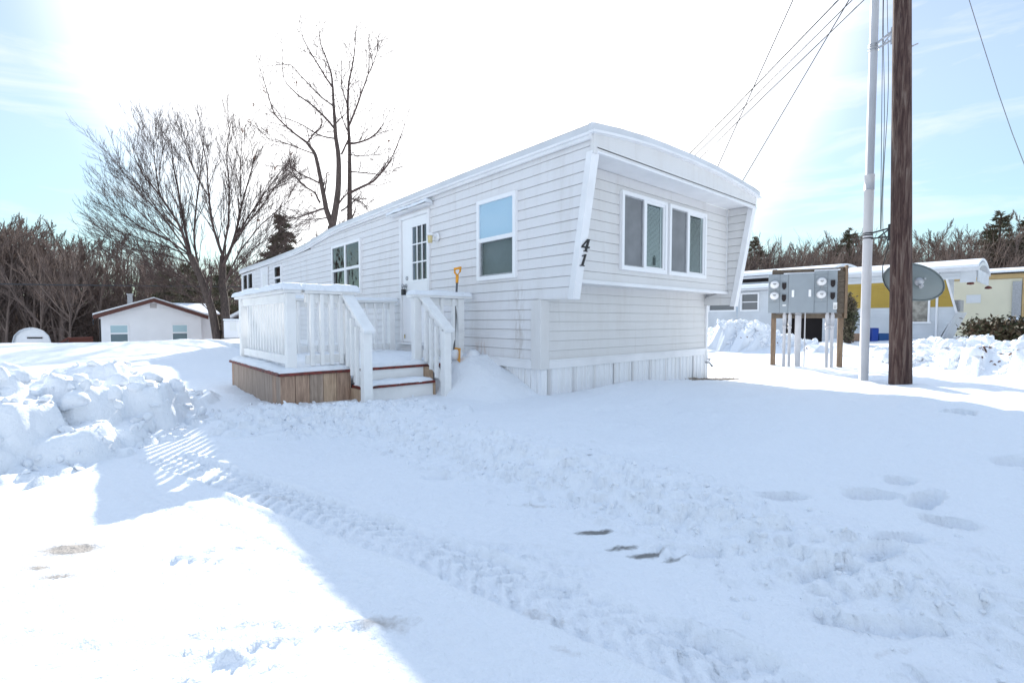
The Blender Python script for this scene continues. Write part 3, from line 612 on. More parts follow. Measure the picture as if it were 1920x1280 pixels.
# J-channel strips at the right side of the bay wall / lower wall
mb = MB()
for (x, y, a, b) in ((XE-0.085, YB-0.02, 1.43, 2.69), (XE-0.03, YL-0.022, 0.56, 1.43)):
    mb.box(x, x+0.012, y, y+0.02, a, b)
mb.build('corner_channel', M['trim'], home)
# trim between bay bottom and lower wall
MB().box(XW+0.05, XE-0.06, YB-0.03, YB-0.002, 1.405, 1.447).build('bay_sill_trim', M['trim'], home, 0.004)
# bottom trim boards
MB().box(XW+0.116, XE-0.03, YL-0.028, YL+0.0, 0.455, 0.555).box(XW+0.116, XE-0.03, YL-0.035, YL-0.0285, 0.545, 0.562).build('bottom_trim', M['trim'], home, 0.003)
MB().box(XW-0.028, XW, YL+0.121, YR, 0.455, 0.552).box(XW-0.034, XW-0.0285, YL+0.121, YR, 0.545, 0.562).build('bottom_trim', M['trim'], home, 0.003)
# skirting: corrugated sheets (ribs) with perforated vent strips
def skirt_end():
    mb = MB(); x = XW+0.014; k = 0; pr = []
    while x < XE:
        for (dx, d) in ((0, 0), (0.055, 0), (0.063, 0.012), (0.085, 0.012), (0.093, 0)): pr.append((x+dx, d))
        x += 0.105
    for (xa, da), (xb, db) in zip(pr[:-1], pr[1:]):
        mb.face([(xa, YL-da, -0.1), (xb, YL-db, -0.1), (xb, YL-db, 0.47), (xa, YL-da, 0.47)])
    pr = []; y = YL
    while y < YR:
        for (dx, d) in ((0, 0), (0.055, 0), (0.063, 0.012), (0.085, 0.012), (0.093, 0)): pr.append((y+dx, d))
        y += 0.105
    for (ya, da), (yb, db) in zip(pr[:-1], pr[1:]):
        mb.face([(XW+0.02-da, yb, -0.1+0), (XW+0.02-da, ya, -0.1), (XW+0.02-da, ya, 0.47), (XW+0.02-db, yb, 0.47)])
    mb.box(XE-0.01, XE+0.0, YL, YR, -0.1, 0.5)
    return mb
sk = skirt_end().build('skirting', M['skirt'], home)
for i, x in enumerate([3.86, 4.26, 4.66, 5.06, 5.46, 5.86, 6.26, 6.66, 7.06]):
    mb = MB()
    if i < 2:
        mb.box(x-0.002, x+0.042, YL-0.0145, YL-0.0128, -0.05, 0.455)
        for r_ in range(44):
            for c in range(3): mb.box(x+c*0.014+(r_ % 2)*0.005, x+c*0.014+0.006+(r_ % 2)*0.005, YL-0.017, YL-0.0146, 0.0+r_*0.0105, 0.006+r_*0.0105, 1)
        sub(mb, 'vent_strip', [M['skirt'], M['skirt_vent']], sk)
    else: mb.box(x, x+0.03, YL-0.0155, YL-0.0125, -0.05, 0.455); sub(mb, 'batten', M['skirt_batten'], sk)
# roof: shallow crown, fascia band, drip trim
prof = [(3.69, 0.0), (3.72, 0.008), (4.13, 0.055), (4.6, 0.09), (5.0, 0.103), (5.6, 0.11), (6.2, 0.098), (6.8, 0.062), (7.3, 0.02), (7.48, -0.005), (7.51, -0.02)]
ys = [3.07]+list(np.linspace(3.6, 9.4, 8))+list(np.linspace(9.7, 12.5, 14))+list(np.linspace(13.3, 17.93, 6))
def zc(x, y): return ztop(max(y, 3.1))+float(np.interp(x, [p[0] for p in prof], [p[1] for p in prof]))
mb = MB(); base = {}
for j, y in enumerate(ys):
    for i, (x, dz) in enumerate(prof): base[j, i] = len(mb.v); mb.v.append((x, y, ztop(max(y, 3.1))+dz))
for j in range(len(ys)-1):
    for i in range(len(prof)-1):
        mb.f.append((base[j, i], base[j, i+1], base[j+1, i+1], base[j+1, i])); mb.m.append(0); mb.sm.append(True)
roof = mb.build('roof', M['roof_metal'], home)
# long fascia on the side (drop 8 cm) then drip trim, following the roof line
def strip(x0, x1, d0, d1, name, m, p, yend=17.93, y0=3.07):
    mb = MB(); yy = [3.1125]+[y for y in ys if y <= yend and y > 3.2]
    for a, b in zip(yy[:-1], yy[1:]):
        za, zb = ztop(max(a, 3.1)), ztop(b)
        mb.hexa([(x0, a, za-d1), (x1, a, za-d1), (x1, b, zb-d1), (x0, b, zb-d1)], [(x0, a, za-d0), (x1, a, za-d0), (x1, b, zb-d0), (x0, b, zb-d0)])
    return mb.build(name, m, p) if p is home else sub(mb, name, m, p)
strip(3.695, 3.75, 0.001, 0.075, 'fascia', M['roof_metal'], home)
strip(3.672, 3.752, 0.0755, 0.10, 'drip_trim', M['trim'], home)
strip(3.70, 3.73, 0.1005, 0.135, 'drip_trim', M['trim'], home)
# end fascia, arched
fx = [3.672, 3.95, 4.3, 4.7, 5.1, 5.5, 5.9, 6.3, 6.7, 7.1, 7.5]
def endstrip(ya, yb, d0, d1, name, m):
    mb = MB()
    for a, b in zip(fx[:-1], fx[1:]):
        za, zb = zc(a, 3.1), zc(b, 3.1)
        mb.hexa([(a, ya, za-d1), (b, ya, zb-d1), (b, yb, zb-d1), (a, yb, za-d1)], [(a, ya, za-d0), (b, ya, zb-d0), (b, yb, zb-d0), (a, yb, za-d0)])
    return mb.build(name, m, home)
endstrip(3.07, 3.11, 0.001, 0.07, 'fascia', M['roof_metal'])
endstrip(3.045, 3.112, 0.0705, 0.095, 'drip_trim', M['trim'])
mb = MB()
for a, b in zip(fx[:-1], fx[1:]):
    a_ = max(a, 3.745); b_ = min(b, 7.46)
    mb.face([(a_, 3.10, 2.655), (b_, 3.10, 2.655), (b_, 3.10, zc(b, 3.1)-0.08), (a_, 3.10, zc(a, 3.1)-0.08)])
mb.build('end_fascia_panel', M['siding_end'], home)
MB().box(XW-0.02, XW+0.03, 3.088, 3.14, 2.63, 2.82).build('corner_cap', M['siding_end'], home, 0.004)
MB().box(XW+0.04, XE-0.02, 3.10, YB, 2.69, 2.70).box(XW+0.03, XE+0.0, 3.085, 3.125, 2.64, 2.66).build('soffit', M['trim'], home)

# windows ----------------------------------------------------------------
def win_x(rect, name='window', kind='double', glass_up='glass_sky_tint', glass_lo='glass', parent=home, X0=XW, o=-1, fw_=0.05, mull=None, screen_lo=True, y_is_x=False, lbl=None, bright_back=False):
    """window on a wall of constant X; y_is_x swaps to a wall of constant Y"""
    ya, yb, za, zb = rect
    fx0, fx1 = X0-0.045, X0-0.002
    tr = (lambda b: swap(b)) if y_is_x else (lambda b: b)
    f = MB()
    f.box(fx0, fx1+0.03, ya-0.0, ya+fw_, za, zb).box(fx0, fx1+0.03, yb-fw_, yb, za, zb).box(fx0, fx1+0.03, ya+fw_, yb-fw_, zb-fw_, zb).box(fx0, fx1+0.03, ya+fw_, yb-fw_, za, za+fw_)
    w_ = tr(f).build(name, M['vinyl'], parent, 0.003)
    if lbl: w_['label'] = lbl
    iy0, iy1, iz0, iz1 = ya+fw_, yb-fw_, za+fw_, zb-fw_
    b = MB().box(X0+0.16, X0+0.17, ya-0.02, yb+0.02, za-0.02, zb+0.02).box(X0+0.03, X0+0.16, ya-0.02, ya, za, zb).box(X0+0.03, X0+0.16, yb, yb+0.02, za, zb).box(X0+0.03, X0+0.16, ya, yb, zb, zb+0.02).box(X0+0.03, X0+0.16, ya, yb, za-0.02, za)
    sub(tr(b), 'interior_shade', M['interior'], w_)
    if kind == 'double':
        zm = (za+zb)/2
        cells = [(iy0, iy1)] if not mull else [(iy0, mull-0.03), (mull+0.03, iy1)]
        s = MB()
        if mull: s.box(fx0-0.002, fx1+0.02, mull-0.03, mull+0.03, iz0, iz1)
        for (c0, c1) in cells: s.box(fx0+0.006, fx1+0.0, c0, c1, zm-0.025, zm+0.025)
        sub(tr(s), 'sash_rail', M['vinyl'], w_)
        for (c0, c1) in cells:
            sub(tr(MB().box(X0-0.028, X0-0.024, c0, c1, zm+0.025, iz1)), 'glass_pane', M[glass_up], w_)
            # lower sash sits deeper behind an insect screen
            s = MB().box(X0-0.02, X0-0.0, c0, c0+0.022, iz0, zm-0.025).box(X0-0.02, X0, c1-0.022, c1, iz0, zm-0.025).box(X0-0.02, X0, c0+0.022, c1-0.022, iz0, iz0+0.02)
            sub(tr(s), 'sash', M['galv'], w_)
            sub(tr(MB().box(X0-0.012, X0-0.008, c0+0.022, c1-0.022, iz0+0.02, zm-0.025)), 'glass_pane', M[glass_lo], w_)
            if screen_lo: sub(tr(MB().box(X0+0.03, X0+0.034, c0, c1, iz0, zm)), 'insect_screen', M['screen'], w_)
        if bright_back:
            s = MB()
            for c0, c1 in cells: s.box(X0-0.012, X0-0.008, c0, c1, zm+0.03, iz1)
            sub(tr(s), 'blind', M['blind'], w_)  # white sheet added behind the upper pane to brighten its painted sky reflection
    return w_
def glider(rect):
    xa, xb, za, zb = rect; Y0 = YB
    f = MB().box(xa, xa+0.045, Y0-0.05, Y0+0.03, za, zb).box(xb-0.045, xb, Y0-0.05, Y0+0.03, za, zb).box(xa+0.045, xb-0.045, Y0-0.05, Y0+0.03, zb-0.045, zb).box(xa+0.045, xb-0.045, Y0-0.05, Y0+0.03, za, za+0.05)
    w_ = f.build('window', M['vinyl'], home, 0.003)
    xm = xa+(xb-xa)*0.49
    sub(MB().box(xm-0.028, xm+0.028, Y0-0.046, Y0+0.02, za+0.05, zb-0.045).box(xm+0.028, xb-0.045, Y0-0.03, Y0+0.0, za+0.05, za+0.075).box(xm+0.028, xb-0.045, Y0-0.03, Y0, zb-0.07, zb-0.045).box(xb-0.07, xb-0.045, Y0-0.03, Y0, za+0.075, zb-0.07), 'sash', M['vinyl'], w_)
    s = MB().box(xa+0.045, xa+0.06, Y0-0.03, Y0-0.01, za+0.05, zb-0.045).box(xm-0.045, xm-0.029, Y0-0.03, Y0-0.01, za+0.05, zb-0.045).box(xa+0.06, xm-0.045, Y0-0.03, Y0-0.01, zb-0.06, zb-0.045).box(xa+0.06, xm-0.045, Y0-0.03, Y0-0.01, za+0.05, za+0.065)
    sub(s, 'screen_frame', M['galv'], w_)
    sub(MB().box(xa+0.06, xm-0.045, Y0-0.018, Y0-0.015, za+0.065, zb-0.06), 'insect_screen', M['screen'], w_)
    sub(MB().box(xm+0.028, xb-0.07, Y0-0.016, Y0-0.012, za+0.075, zb-0.07), 'glass_pane', M['glass'], w_)
    b = MB(); z = za+0.075
    while z < zb-0.085:
        b.face([(xm+0.03, Y0-0.006, z), (xb-0.11, Y0-0.006, z), (xb-0.11, Y0+0.006, z+0.015), (xm+0.03, Y0+0.006, z+0.015)]); z += 0.0155
    b.face([(xb-0.10, Y0+0.0, za+0.08), (xb-0.08, Y0-0.004, za+0.08), (xb-0.08, Y0-0.004, zb-0.07), (xb-0.10, Y0, zb-0.07)])
    sub(b, 'blind', M['blind'], w_)
    sub(MB().box(xa-0.02, xb+0.02, Y0+0.20, Y0+0.21, za-0.02, zb+0.02).box(xa, xa+0.02, Y0+0.03, Y0+0.2, za, zb).box(xb-0.02, xb, Y0+0.03, Y0+0.2, za, zb).box(xa, xb, Y0+0.03, Y0+0.2, zb-0.02, zb).box(xa, xb, Y0+0.03, Y0+0.2, za, za+0.02), 'interior_shade', M['interior'], w_)
    return w_
g1 = glider(W1); glider(W2)
s = MB(); s.box(5.385, 5.44, YB-0.0105, YB-0.0085, 1.70, 1.80).box(5.40, 5.43, YB-0.0105, YB-0.0085, 1.805, 1.82)
sub(s, 'window_sticker', M['black'], g1)
win_x(WA, bright_back=True); win_x(WBn, mull=9.19, glass_up='glass_dark', glass_lo='glass_dark', lbl='wide double window with dark wavy reflections'); win_x(WC, glass_up='glass_dark', glass_lo='glass_dark')
# far pair window + small white door
def plainwin(rect, mull):
    ya, yb, za, zb = rect
    f = MB().box(XW-0.04, XW+0.02, ya, ya+0.05, za, zb).box(XW-0.04, XW+0.02, yb-0.05, yb, za, zb).box(XW-0.04, XW+0.02, ya+0.05, yb-0.05, zb-0.05, zb).box(XW-0.04, XW+0.02, ya+0.05, yb-0.05, za, za+0.05).box(XW-0.042, XW+0.02, mull-0.04, mull+0.04, za+0.05, zb-0.05)
    w_ = f.build('window', M['vinyl'], home, 0.003)
    sub(MB().box(XW-0.02, XW-0.016, ya+0.05, mull-0.04, za+0.05, zb-0.05).box(XW-0.02, XW-0.016, mull+0.04, yb-0.05, za+0.05, zb-0.05), 'glass_pane', M['glass_dark'], w_)
    sub(MB().box(XW+0.1, XW+0.11, ya, yb, za, zb), 'interior_shade', M['interior'], w_)
plainwin(WD, 16.95)
rd = MB().box(XW-0.045, XW-0.014, WE[0], WE[0]+0.06, 0.62, WE[3]).box(XW-0.045, XW-0.014, WE[1]-0.06, WE[1], 0.62, WE[3]).box(XW-0.045, XW-0.014, WE[0], WE[1], WE[3], WE[3]+0.06).box(XW-0.03, XW-0.015, WE[0]+0.06, WE[1]-0.06, 0.62, WE[3]).build('rear_door', M['vinyl'], home)
sub(MB().box(XW-0.036, XW-0.031, WE[0]+0.18, WE[1]-0.18, 1.5, 2.3), 'glass_pane', M['label_white'], rd)
# front door --------------------------------------------------------------
df = MB().box(XW-0.035, XW+0.03, DO[0], DO[0]+0.055, 0.66, DO[3]).box(XW-0.035, XW+0.03, DO[1]-0.055, DO[1], 0.66, DO[3]).box(XW-0.035, XW+0.03, DO[0]+0.055, DO[1]-0.055, DO[3]-0.05, DO[3]).box(XW-0.07, XW+0.03, DO[0]-0.02, DO[1]+0.02, 0.63, 0.66)
df.build('door_frame', M['trim'], home, 0.003)
ly0, ly1, lz0, lz1 = DO[0]+0.058, DO[1]-0.058, 0.665, DO[3]-0.053
gy0, gy1, gz0, gz1 = 6.215, 6.655, 1.61, 2.43
dl = MB()
for (a, b, c, d) in ((ly0, gy0, lz0, lz1), (gy1, ly1, lz0, lz1), (gy0, gy1, lz0, gz0), (gy0, gy1, gz1, lz1)): dl.box(XW-0.005, XW+0.03, a, b, c, d)
door = dl.build('front_door', M['vinyl'], home)
m_ = MB().box(XW-0.016, XW-0.004, gy0-0.02, gy0+0.012, gz0-0.02, gz1+0.02).box(XW-0.016, XW-0.004, gy1-0.012, gy1+0.02, gz0-0.02, gz1+0.02).box(XW-0.016, XW-0.004, gy0+0.012, gy1-0.012, gz0-0.02, gz0+0.01).box(XW-0.016, XW-0.004, gy0+0.012, gy1-0.012, gz1-0.01, gz1+0.02)
for k in (1, 2): m_.box(XW-0.014, XW+0.0, gy0+(gy1-gy0)*k/3-0.010, gy0+(gy1-gy0)*k/3+0.010, gz0+0.01, gz1-0.01); m_.box(XW-0.013, XW-0.001, gy0+0.012, gy1-0.012, gz0+(gz1-gz0)*k/3-0.010, gz0+(gz1-gz0)*k/3+0.010)
sub(m_, 'muntins', M['vinyl'], door)
sub(MB().box(XW+0.008, XW+0.012, gy0, gy1, gz0, gz1), 'glass_pane', M['glass_sky_tint'], door)
sub(MB().box(XW+0.2, XW+0.21, gy0-0.1, gy1+0.1, gz0-0.1, gz1+0.1), 'interior_shade', M['interior'], door)
sub(MB().lathe((XW-0.005, 6.83, 1.66), (-1, 0, 0), [(0, 0.001), (0, 0.034), (0.012, 0.032), (0.02, 0.018), (0.024, 0.001)]), 'deadbolt', M['steel'], door)
sub(MB().lathe((XW-0.005, 6.86, 1.545), (-1, 0, 0), [(0, 0.001), (0, 0.032), (0.01, 0.03), (0.015, 0.012), (0.045, 0.014), (0.055, 0.028), (0.075, 0.028), (0.085, 0.001)]), 'door_knob', M['steel'], door)
sub(MB().tube([(XW-0.05, 6.84, 1.53), (XW-0.05, 6.84, 1.49)], 0.005).tube([(XW-0.05, 6.885, 1.53), (XW-0.05, 6.885, 1.49)], 0.005).box(XW-0.075, XW-0.03, 6.825, 6.90, 1.40, 1.49), 'lock_box', M['black'], door, 0.004)
MB().tube([(XW-0.02, 6.9, 0.72), (XW-0.02, 6.9, 0.78)], 0.008).build('door_latch', M['brass'], home)
# canopy strip over the door
mb = MB(); mb.hexa([(XW-0.13, 6.05, 2.655), (XW-0.01, 6.05, 2.655), (XW-0.01, 7.25, 2.655), (XW-0.13, 7.25, 2.655)], [(XW-0.13, 6.05, 2.675), (XW-0.01, 6.05, 2.70), (XW-0.01, 7.25, 2.70), (XW-0.13, 7.25, 2.675)])
mb.build('door_canopy', M['trim'], home, 0.003)
# wall lamp ---------------------------------------------------------------
lx, lyy, lz = XW-0.013, 5.93, 2.17
lamp = empty('wall_lamp', (XW, lyy, lz), 'small white and brass porch lamp on the siding right of the door', 'lamp')
MB().lathe((lx, lyy, lz+0.01), (-1, 0, 0), [(0, 0.001), (0, 0.06), (0.015, 0.06), (0.03, 0.045), (0.03, 0.001)]).build('back_plate', M['vinyl'], lamp)
MB().tube([(lx-0.03, lyy, lz+0.01), (lx-0.08, lyy, lz+0.03), (lx-0.13, lyy, lz+0.03)], 0.012).build('arm', M['vinyl'], lamp)
MB().lathe((lx-0.12, lyy, lz+0.05), (0, 0, -1), [(-0.02, 0.001), (-0.01, 0.03), (0.0, 0.05), (0.025, 0.055), (0.03, 0.045), (0.03, 0.001)], n=8).build('lamp_cap', M['vinyl'], lamp)
MB().lathe((lx-0.12, lyy, lz+0.02), (0, 0, -1), [(0, 0.038), (0.01, 0.042), (0.10, 0.036), (0.10, 0.001)], n=4).build('lamp_shade', mat('lamp_glass', (0.70, 0.58, 0.30), 0.25), lamp)

# house numbers 4 and 1 on the slanted trim (facing -Y, slightly tilted with the board)
def digit(polys, name, x, z, s):
    mb = MB(); sl = (3.135-3.378)/(2.66-1.22)
    for poly in polys:
        def P(u, v, off):
            zz = z+v*s; yy = 3.348+(zz-1.22)*sl-off
            return (x+u*s+0.22*v*s, yy, zz)
        f = [P(u, v, 0.012) for u, v in poly]; b = [P(u, v, -0.002) for u, v in poly]
        mb.face(f)
        for i in range(len(poly)): j = (i+1) % len(poly); mb.face([f[i], b[i], b[j], f[j]])
    o = mb.build(name, M['black'], home); return o
four = [[(0.50, 0), (0.72, 0), (0.72, 1.0), (0.50, 1.0)], [(0.0, 0.28), (0.95, 0.28), (0.95, 0.42), (0.0, 0.42)], [(0.0, 0.42), (0.16, 0.42), (0.60, 1.0), (0.42, 1.0)], [(0.38, 0), (0.84, 0), (0.84, 0.07), (0.38, 0.07)]]
one = [[(0.38, 0.04), (0.62, 0.04), (0.62, 1.0), (0.44, 1.0)], [(0.22, 0), (0.78, 0), (0.78, 0.08), (0.22, 0.08)], [(0.18, 0.78), (0.44, 0.86), (0.44, 1.0), (0.18, 0.86)]]
o = digit(four, 'house_number', XW+0.0-0.012, 1.70, 0.125); o['label'] = 'black numeral 4'
o = digit(one, 'house_number', XW+0.0-0.018, 1.555, 0.12); o['label'] = 'black numeral 1'

# ---------------------------------------------------------------- snow helpers
def snow_slab(name, label, x0, x1, y0, y1, zf, th, n=(60, 30), edge=0.06, seed=0, over=0.0, bump=0.02, cat='snow', group=None, ang=None):
    nx, ny = n; xs = np.linspace(0, 1, nx); yy = np.linspace(0, 1, ny); U, V = np.meshgrid(xs, yy)
    X = x0+(x1-x0)*U; Y = y0+(y1-y0)*V
    dx = np.minimum(U, 1-U)*(x1-x0); dy = np.minimum(V, 1-V)*(y1-y0)
    d = np.minimum(dx, dy); e = np.sqrt(np.clip(1-(1-np.clip(d/edge, 0, 1))**2, 0, 1))
    zb = zf(X, Y) if callable(zf) else np.full_like(X, zf)
    Z = zb+th*e*(1+0.5*fbm(X+seed, Y, 0.25, 3, seed))+bump*fbm(X, Y, 0.12, 3, seed+3)*e
    jx = 0.032*fbm(X*3, Y*3, 0.3, 3, seed+5)
    o = grid_mesh(name, X+jx*(d < edge), Y+jx*(d < edge), Z, M['snow'])
    # close underneath
    tag(o, label, cat, group, 'stuff'); return o

# ---------------------------------------------------------------- deck
DX0, DX1, DY0, DY1, DZ = 1.37, 3.72, 5.02, 7.2, 0.485
deck = empty('porch_deck', (2.5, 6.1, 0.1), 'white railed wooden porch deck with brown plank skirt at the front door', 'porch')
mb = MB(); 
for i in range(17): y = DY0-0.02+i*(DY1-DY0+0.04)/17; mb.box(DX0-0.03, DX1, y, y+(DY1-DY0+0.04)/17-0.006, DZ-0.028, DZ)
mb.build('deck_boards', M['red_deck'], deck, 0.003)
r_ = random.Random(3)
mb = MB(); x = DX0; i = 0
while x < 2.06:
    w_ = 0.137; mb.box(x+0.002, min(x+w_, 2.075)-0.002, DY0, DY0+0.02, 0.0, DZ-0.03, r_.choice([0, 0, 1, 2])); x += w_; i += 1
y = DY0+0.021
while y < DY1-0.02:
    mb.box(DX0, DX0+0.02, y+0.002, min(y+0.137, DY1)-0.002, 0.0, DZ-0.03, r_.choice([1, 1, 0, 1])); y += 0.137
mb.box(DX0+0.06, 2.0, DY1-0.03, DY1, 0.0, DZ-0.03)
mb.build('plank_skirt', [M['plank'], M['plank_b'], M['plank_c']], deck, 0.002)
# stairs
SX0, SX1 = 2.10, 2.95
sp = MB().box(SX0, SX1, DY0-0.008, DY0+0.015, 0.335, DZ-0.03).box(SX0, SX1, 4.80, 4.82, 0.05, 0.285)
stairs = sp.build('stair_risers', M['paint'], deck)
tr_ = MB().box(SX0-0.02, SX1+0.02, 4.775, 4.90, 0.287, 0.315).box(SX0-0.02, SX1+0.02, 4.905, 5.01, 0.287, 0.315)
tr_.build('stair_tread', M['red_deck'], deck, 0.003)
MB().box(SX0-0.03, SX0-0.002, 4.79, 5.015, 0.0, 0.285).build('stringer', M['plank_c'], deck); MB().box(SX1+0.002, SX1+0.03, 4.79, 5.015, 0.0, 0.285).build('stringer', M['plank_c'], deck); MB().box(SX1+0.002, SX1+0.14, DY0, DY0+0.02, 0.1, DZ-0.03).build('skirt_board', M['plank_c'], deck)
# railings
CZ = 1.325
def rail_run(p0, p1, posts, name='railing', cap_w=0.17, zlo=DZ+0.07, cap_over=(0.06, 0.06), n=None):
    """straight level run; posts: list of parameters 0..1"""
    p0 = Vector(p0); p1 = Vector(p1); d = (p1-p0); Ln = d.length; u = d/Ln
    mb = MB(); ps = []
    for t in posts:
        c = p0+d*t; ps.append(c)
    for c in ps:
        mb2 = MB().box(c.x-0.045, c.x+0.045, c.y-0.045, c.y+0.045, DZ-0.0, CZ-0.05)
        mb2.build('post', M['paint'], deck, 0.004)
    sx = Vector((-u.y, u.x, 0))
    MB().beam(Vector((p0.x, p0.y, CZ-0.095))+u*0.046, Vector((p1.x, p1.y, CZ-0.095))-u*0.046, 0.038, 0.088).build('rail', M['paint'], deck, 0.003); mb = MB()
    mb.beam(Vector((p0.x, p0.y, zlo+0.045))+u*0.046, Vector((p1.x, p1.y, zlo+0.045))-u*0.046, 0.038, 0.088)
    mb.build('rail', M['paint'], deck, 0.003)
    MB().beam(Vector((p0.x, p0.y, CZ-0.031))-u*cap_over[0], Vector((p1.x, p1.y, CZ-0.031))+u*cap_over[1], cap_w, 0.036).build('rail_cap', M['paint'], deck, 0.004)
    k = n or max(1, int(Ln/0.135))
    for i in range(1, k+1):
        t = i/(k+1); c = p0+d*t+sx*(-0.038)
        MB().box(c.x-0.019, c.x+0.019, c.y-0.019, c.y+0.019, DZ+0.055, CZ-0.052).build('baluster', M['paint'], deck, 0.003)
RXL, RYF, RYB = 1.50, 5.13, 7.10
rail_run((RXL, RYF, 0), (RXL, RYB, 0), [0, 1], n=15, cap_over=(0.10, 0.10))       # left side (balusters outside)
rail_run((RXL+0.10, RYF, 0), (2.10, RYF, 0), [0.99], n=4, cap_over=(-0.02, 0.06))          # front left of the steps
rail_run((RXL+0.10, RYB, 0), (3.60, RYB, 0), [1], n=13, cap_over=(-0.02, 0.08))            # rear, to the wall
rail_run((2.93, RYF, 0), (3.60, RYF, 0), [0, 0.93], n=3, cap_over=(0.09, 0.10))      # right of the steps
for sx_ in (2.06, 3.0):
    yb, yt = 4.60, 5.085
    MB().box(sx_-0.045, sx_+0.045, yb-0.045, yb+0.045, -0.02, 0.885).build('post', M['paint'], deck, 0.004)
    MB().beam((sx_, yb-0.085, 0.885), (sx_, yt-0.0, 1.29), 0.125, 0.036).build('stair_rail', M['paint'], deck, 0.004)
    MB().beam((sx_, yb+0.046, 0.905), (sx_, yt-0.0, 1.235), 0.036, 0.085).build('rail', M['paint'], deck, 0.003)
    mb = MB().beam((sx_, yb+0.046, 0.33), (sx_, yt-0.0, 0.62), 0.036, 0.085)
    mb.build('rail', M['paint'], deck, 0.003)
    for k in range(3):
        y = yb+0.13+k*0.115; zz = 0.905+(y-yb-0.046)*0.75
        MB().box(sx_-0.06, sx_-0.022, y-0.019, y+0.019, zz-0.62, zz-0.03).build('baluster', M['paint'], deck, 0.003)
# snow lying on it
def capsnow(x0, x1, y0, y1, z, lab, seed, th=0.055, n=(70, 14)):
    return snow_slab('cap_snow', lab, x0, x1, y0, y1, z, th, n=n, edge=0.05, seed=seed, bump=0.012)
capsnow(RXL-0.115, RXL+0.10, RYF-0.13, RYB+0.13, CZ-0.02, 'thick snow lying along the left rail cap of the porch', 11, 0.065, (16, 90))
capsnow(RXL-0.1, 2.20, RYF-0.105, RYF+0.10, CZ-0.02, 'rounded snow on the front rail cap left of the steps', 12, 0.07)
capsnow(RXL+0.08, 3.70, RYB-0.10, RYB+0.10, CZ-0.02, 'snow on the rear rail cap beside the front door', 13, 0.05)
capsnow(2.84, 3.70, RYF-0.10, RYF+0.10, CZ-0.02, 'rounded snow on the short rail cap right of the steps', 14, 0.06)
snow_slab('deck_snow', 'trampled snow covering the porch floor', DX0-0.01, 3.71, DY0-0.005, DY1, DZ-0.004, 0.05, n=(140, 120), edge=0.05, seed=20, bump=0.035)
snow_slab('tread_snow', 'thin snow on the lower stair tread', SX0-0.01, SX1, 4.785, 5.0, 0.311, 0.045, n=(60, 24), edge=0.04, seed=21, bump=0.02)
snow_slab('canopy_snow', 'strip of snow on the little canopy above the front door', XW-0.15, XW-0.012, 6.03, 7.28, 2.675, 0.06, n=(14, 70), edge=0.05, seed=22)
# clods by the wall
for (x, y, z, r0, lb_) in ((3.60, 4.90, 0.56, 0.085, 'rounded snow lump at the wall, the one farther from the porch'), (3.42, 5.0, 0.57, 0.08, 'rounded snow lump at the wall, touching the porch post')):
    mb = MB(); n1, n2 = 14, 10; b0 = {}
    for i in range(n2+1):
        for j in range(n1):
            th = math.pi*i/n2; ph = 2*math.pi*j/n1; q = 1+0.25*float(fbm(np.array(math.cos(ph)*2+x), np.array(th*2+y), 1.0, 3, 5))
            b0[i, j] = len(mb.v); mb.v.append((x+r0*1.1*q*math.sin(th)*math.cos(ph), y+r0*q*math.sin(th)*math.sin(ph), z+r0*0.9*q*math.cos(th)))
    for i in range(n2):
        for j in range(n1): mb.f.append((b0[i, j], b0[i+1, j], b0[i+1, (j+1) % n1], b0[i, (j+1) % n1])); mb.m.append(0); mb.sm.append(True)
    tag(mb.build('snow_lump', M['snow']), lb_, 'snow', 'snow lumps against the wall')

# ---------------------------------------------------------------- shovel
sv = empty('snow_shovel', (3.35, 5.3, 0.6), 'snow shovel with yellow D-grip leaning on the wall right of the porch', 'shovel')
top = Vector(PX(858, 503, 3.60)); bot = Vector(PX(851, 660, 3.42)); dr = (top-bot).normalized()
MB().tube([bot+dr*0.0, bot+dr*0.35, top-dr*0.18], 0.014, 10).build('shaft', M['shaft'], sv)
sd2 = dr.cross(Vector((1, 0.3, 0))).normalized(); nn = MB()
nn.tube([top-dr*0.20, top-dr*0.10], [0.019, 0.022], 10).tube([top-dr*0.10, top-dr*0.05+sd2*0.045, top+sd2*0.045], 0.013, 8).tube([top-dr*0.10, top-dr*0.05-sd2*0.045, top-sd2*0.045], 0.013, 8).tube([top-sd2*0.055, top+sd2*0.055], 0.016, 8)
nn.build('grip', M['yellow'], sv)
bl = MB(); a = Vector((0.20, 0.05, 0)); k = 8
for i in range(k):
    t0, t1 = i/k*2-1, (i+1)/k*2-1
    def bp_(t, h): return bot+dr*(0.06-h)+Vector((0.05*(t*t)-0.0, 0, 0))*-1+Vector((0.02, -1, 0)).normalized()*t*0.2
    bl.face([bp_(t0, 0.42), bp_(t1, 0.42), bp_(t1, 0), bp_(t0, 0)])
o = bl.build('blade', M['yellow'], sv); so_ = o.modifiers.new('s', 'SOLIDIFY'); so_.thickness = 0.006

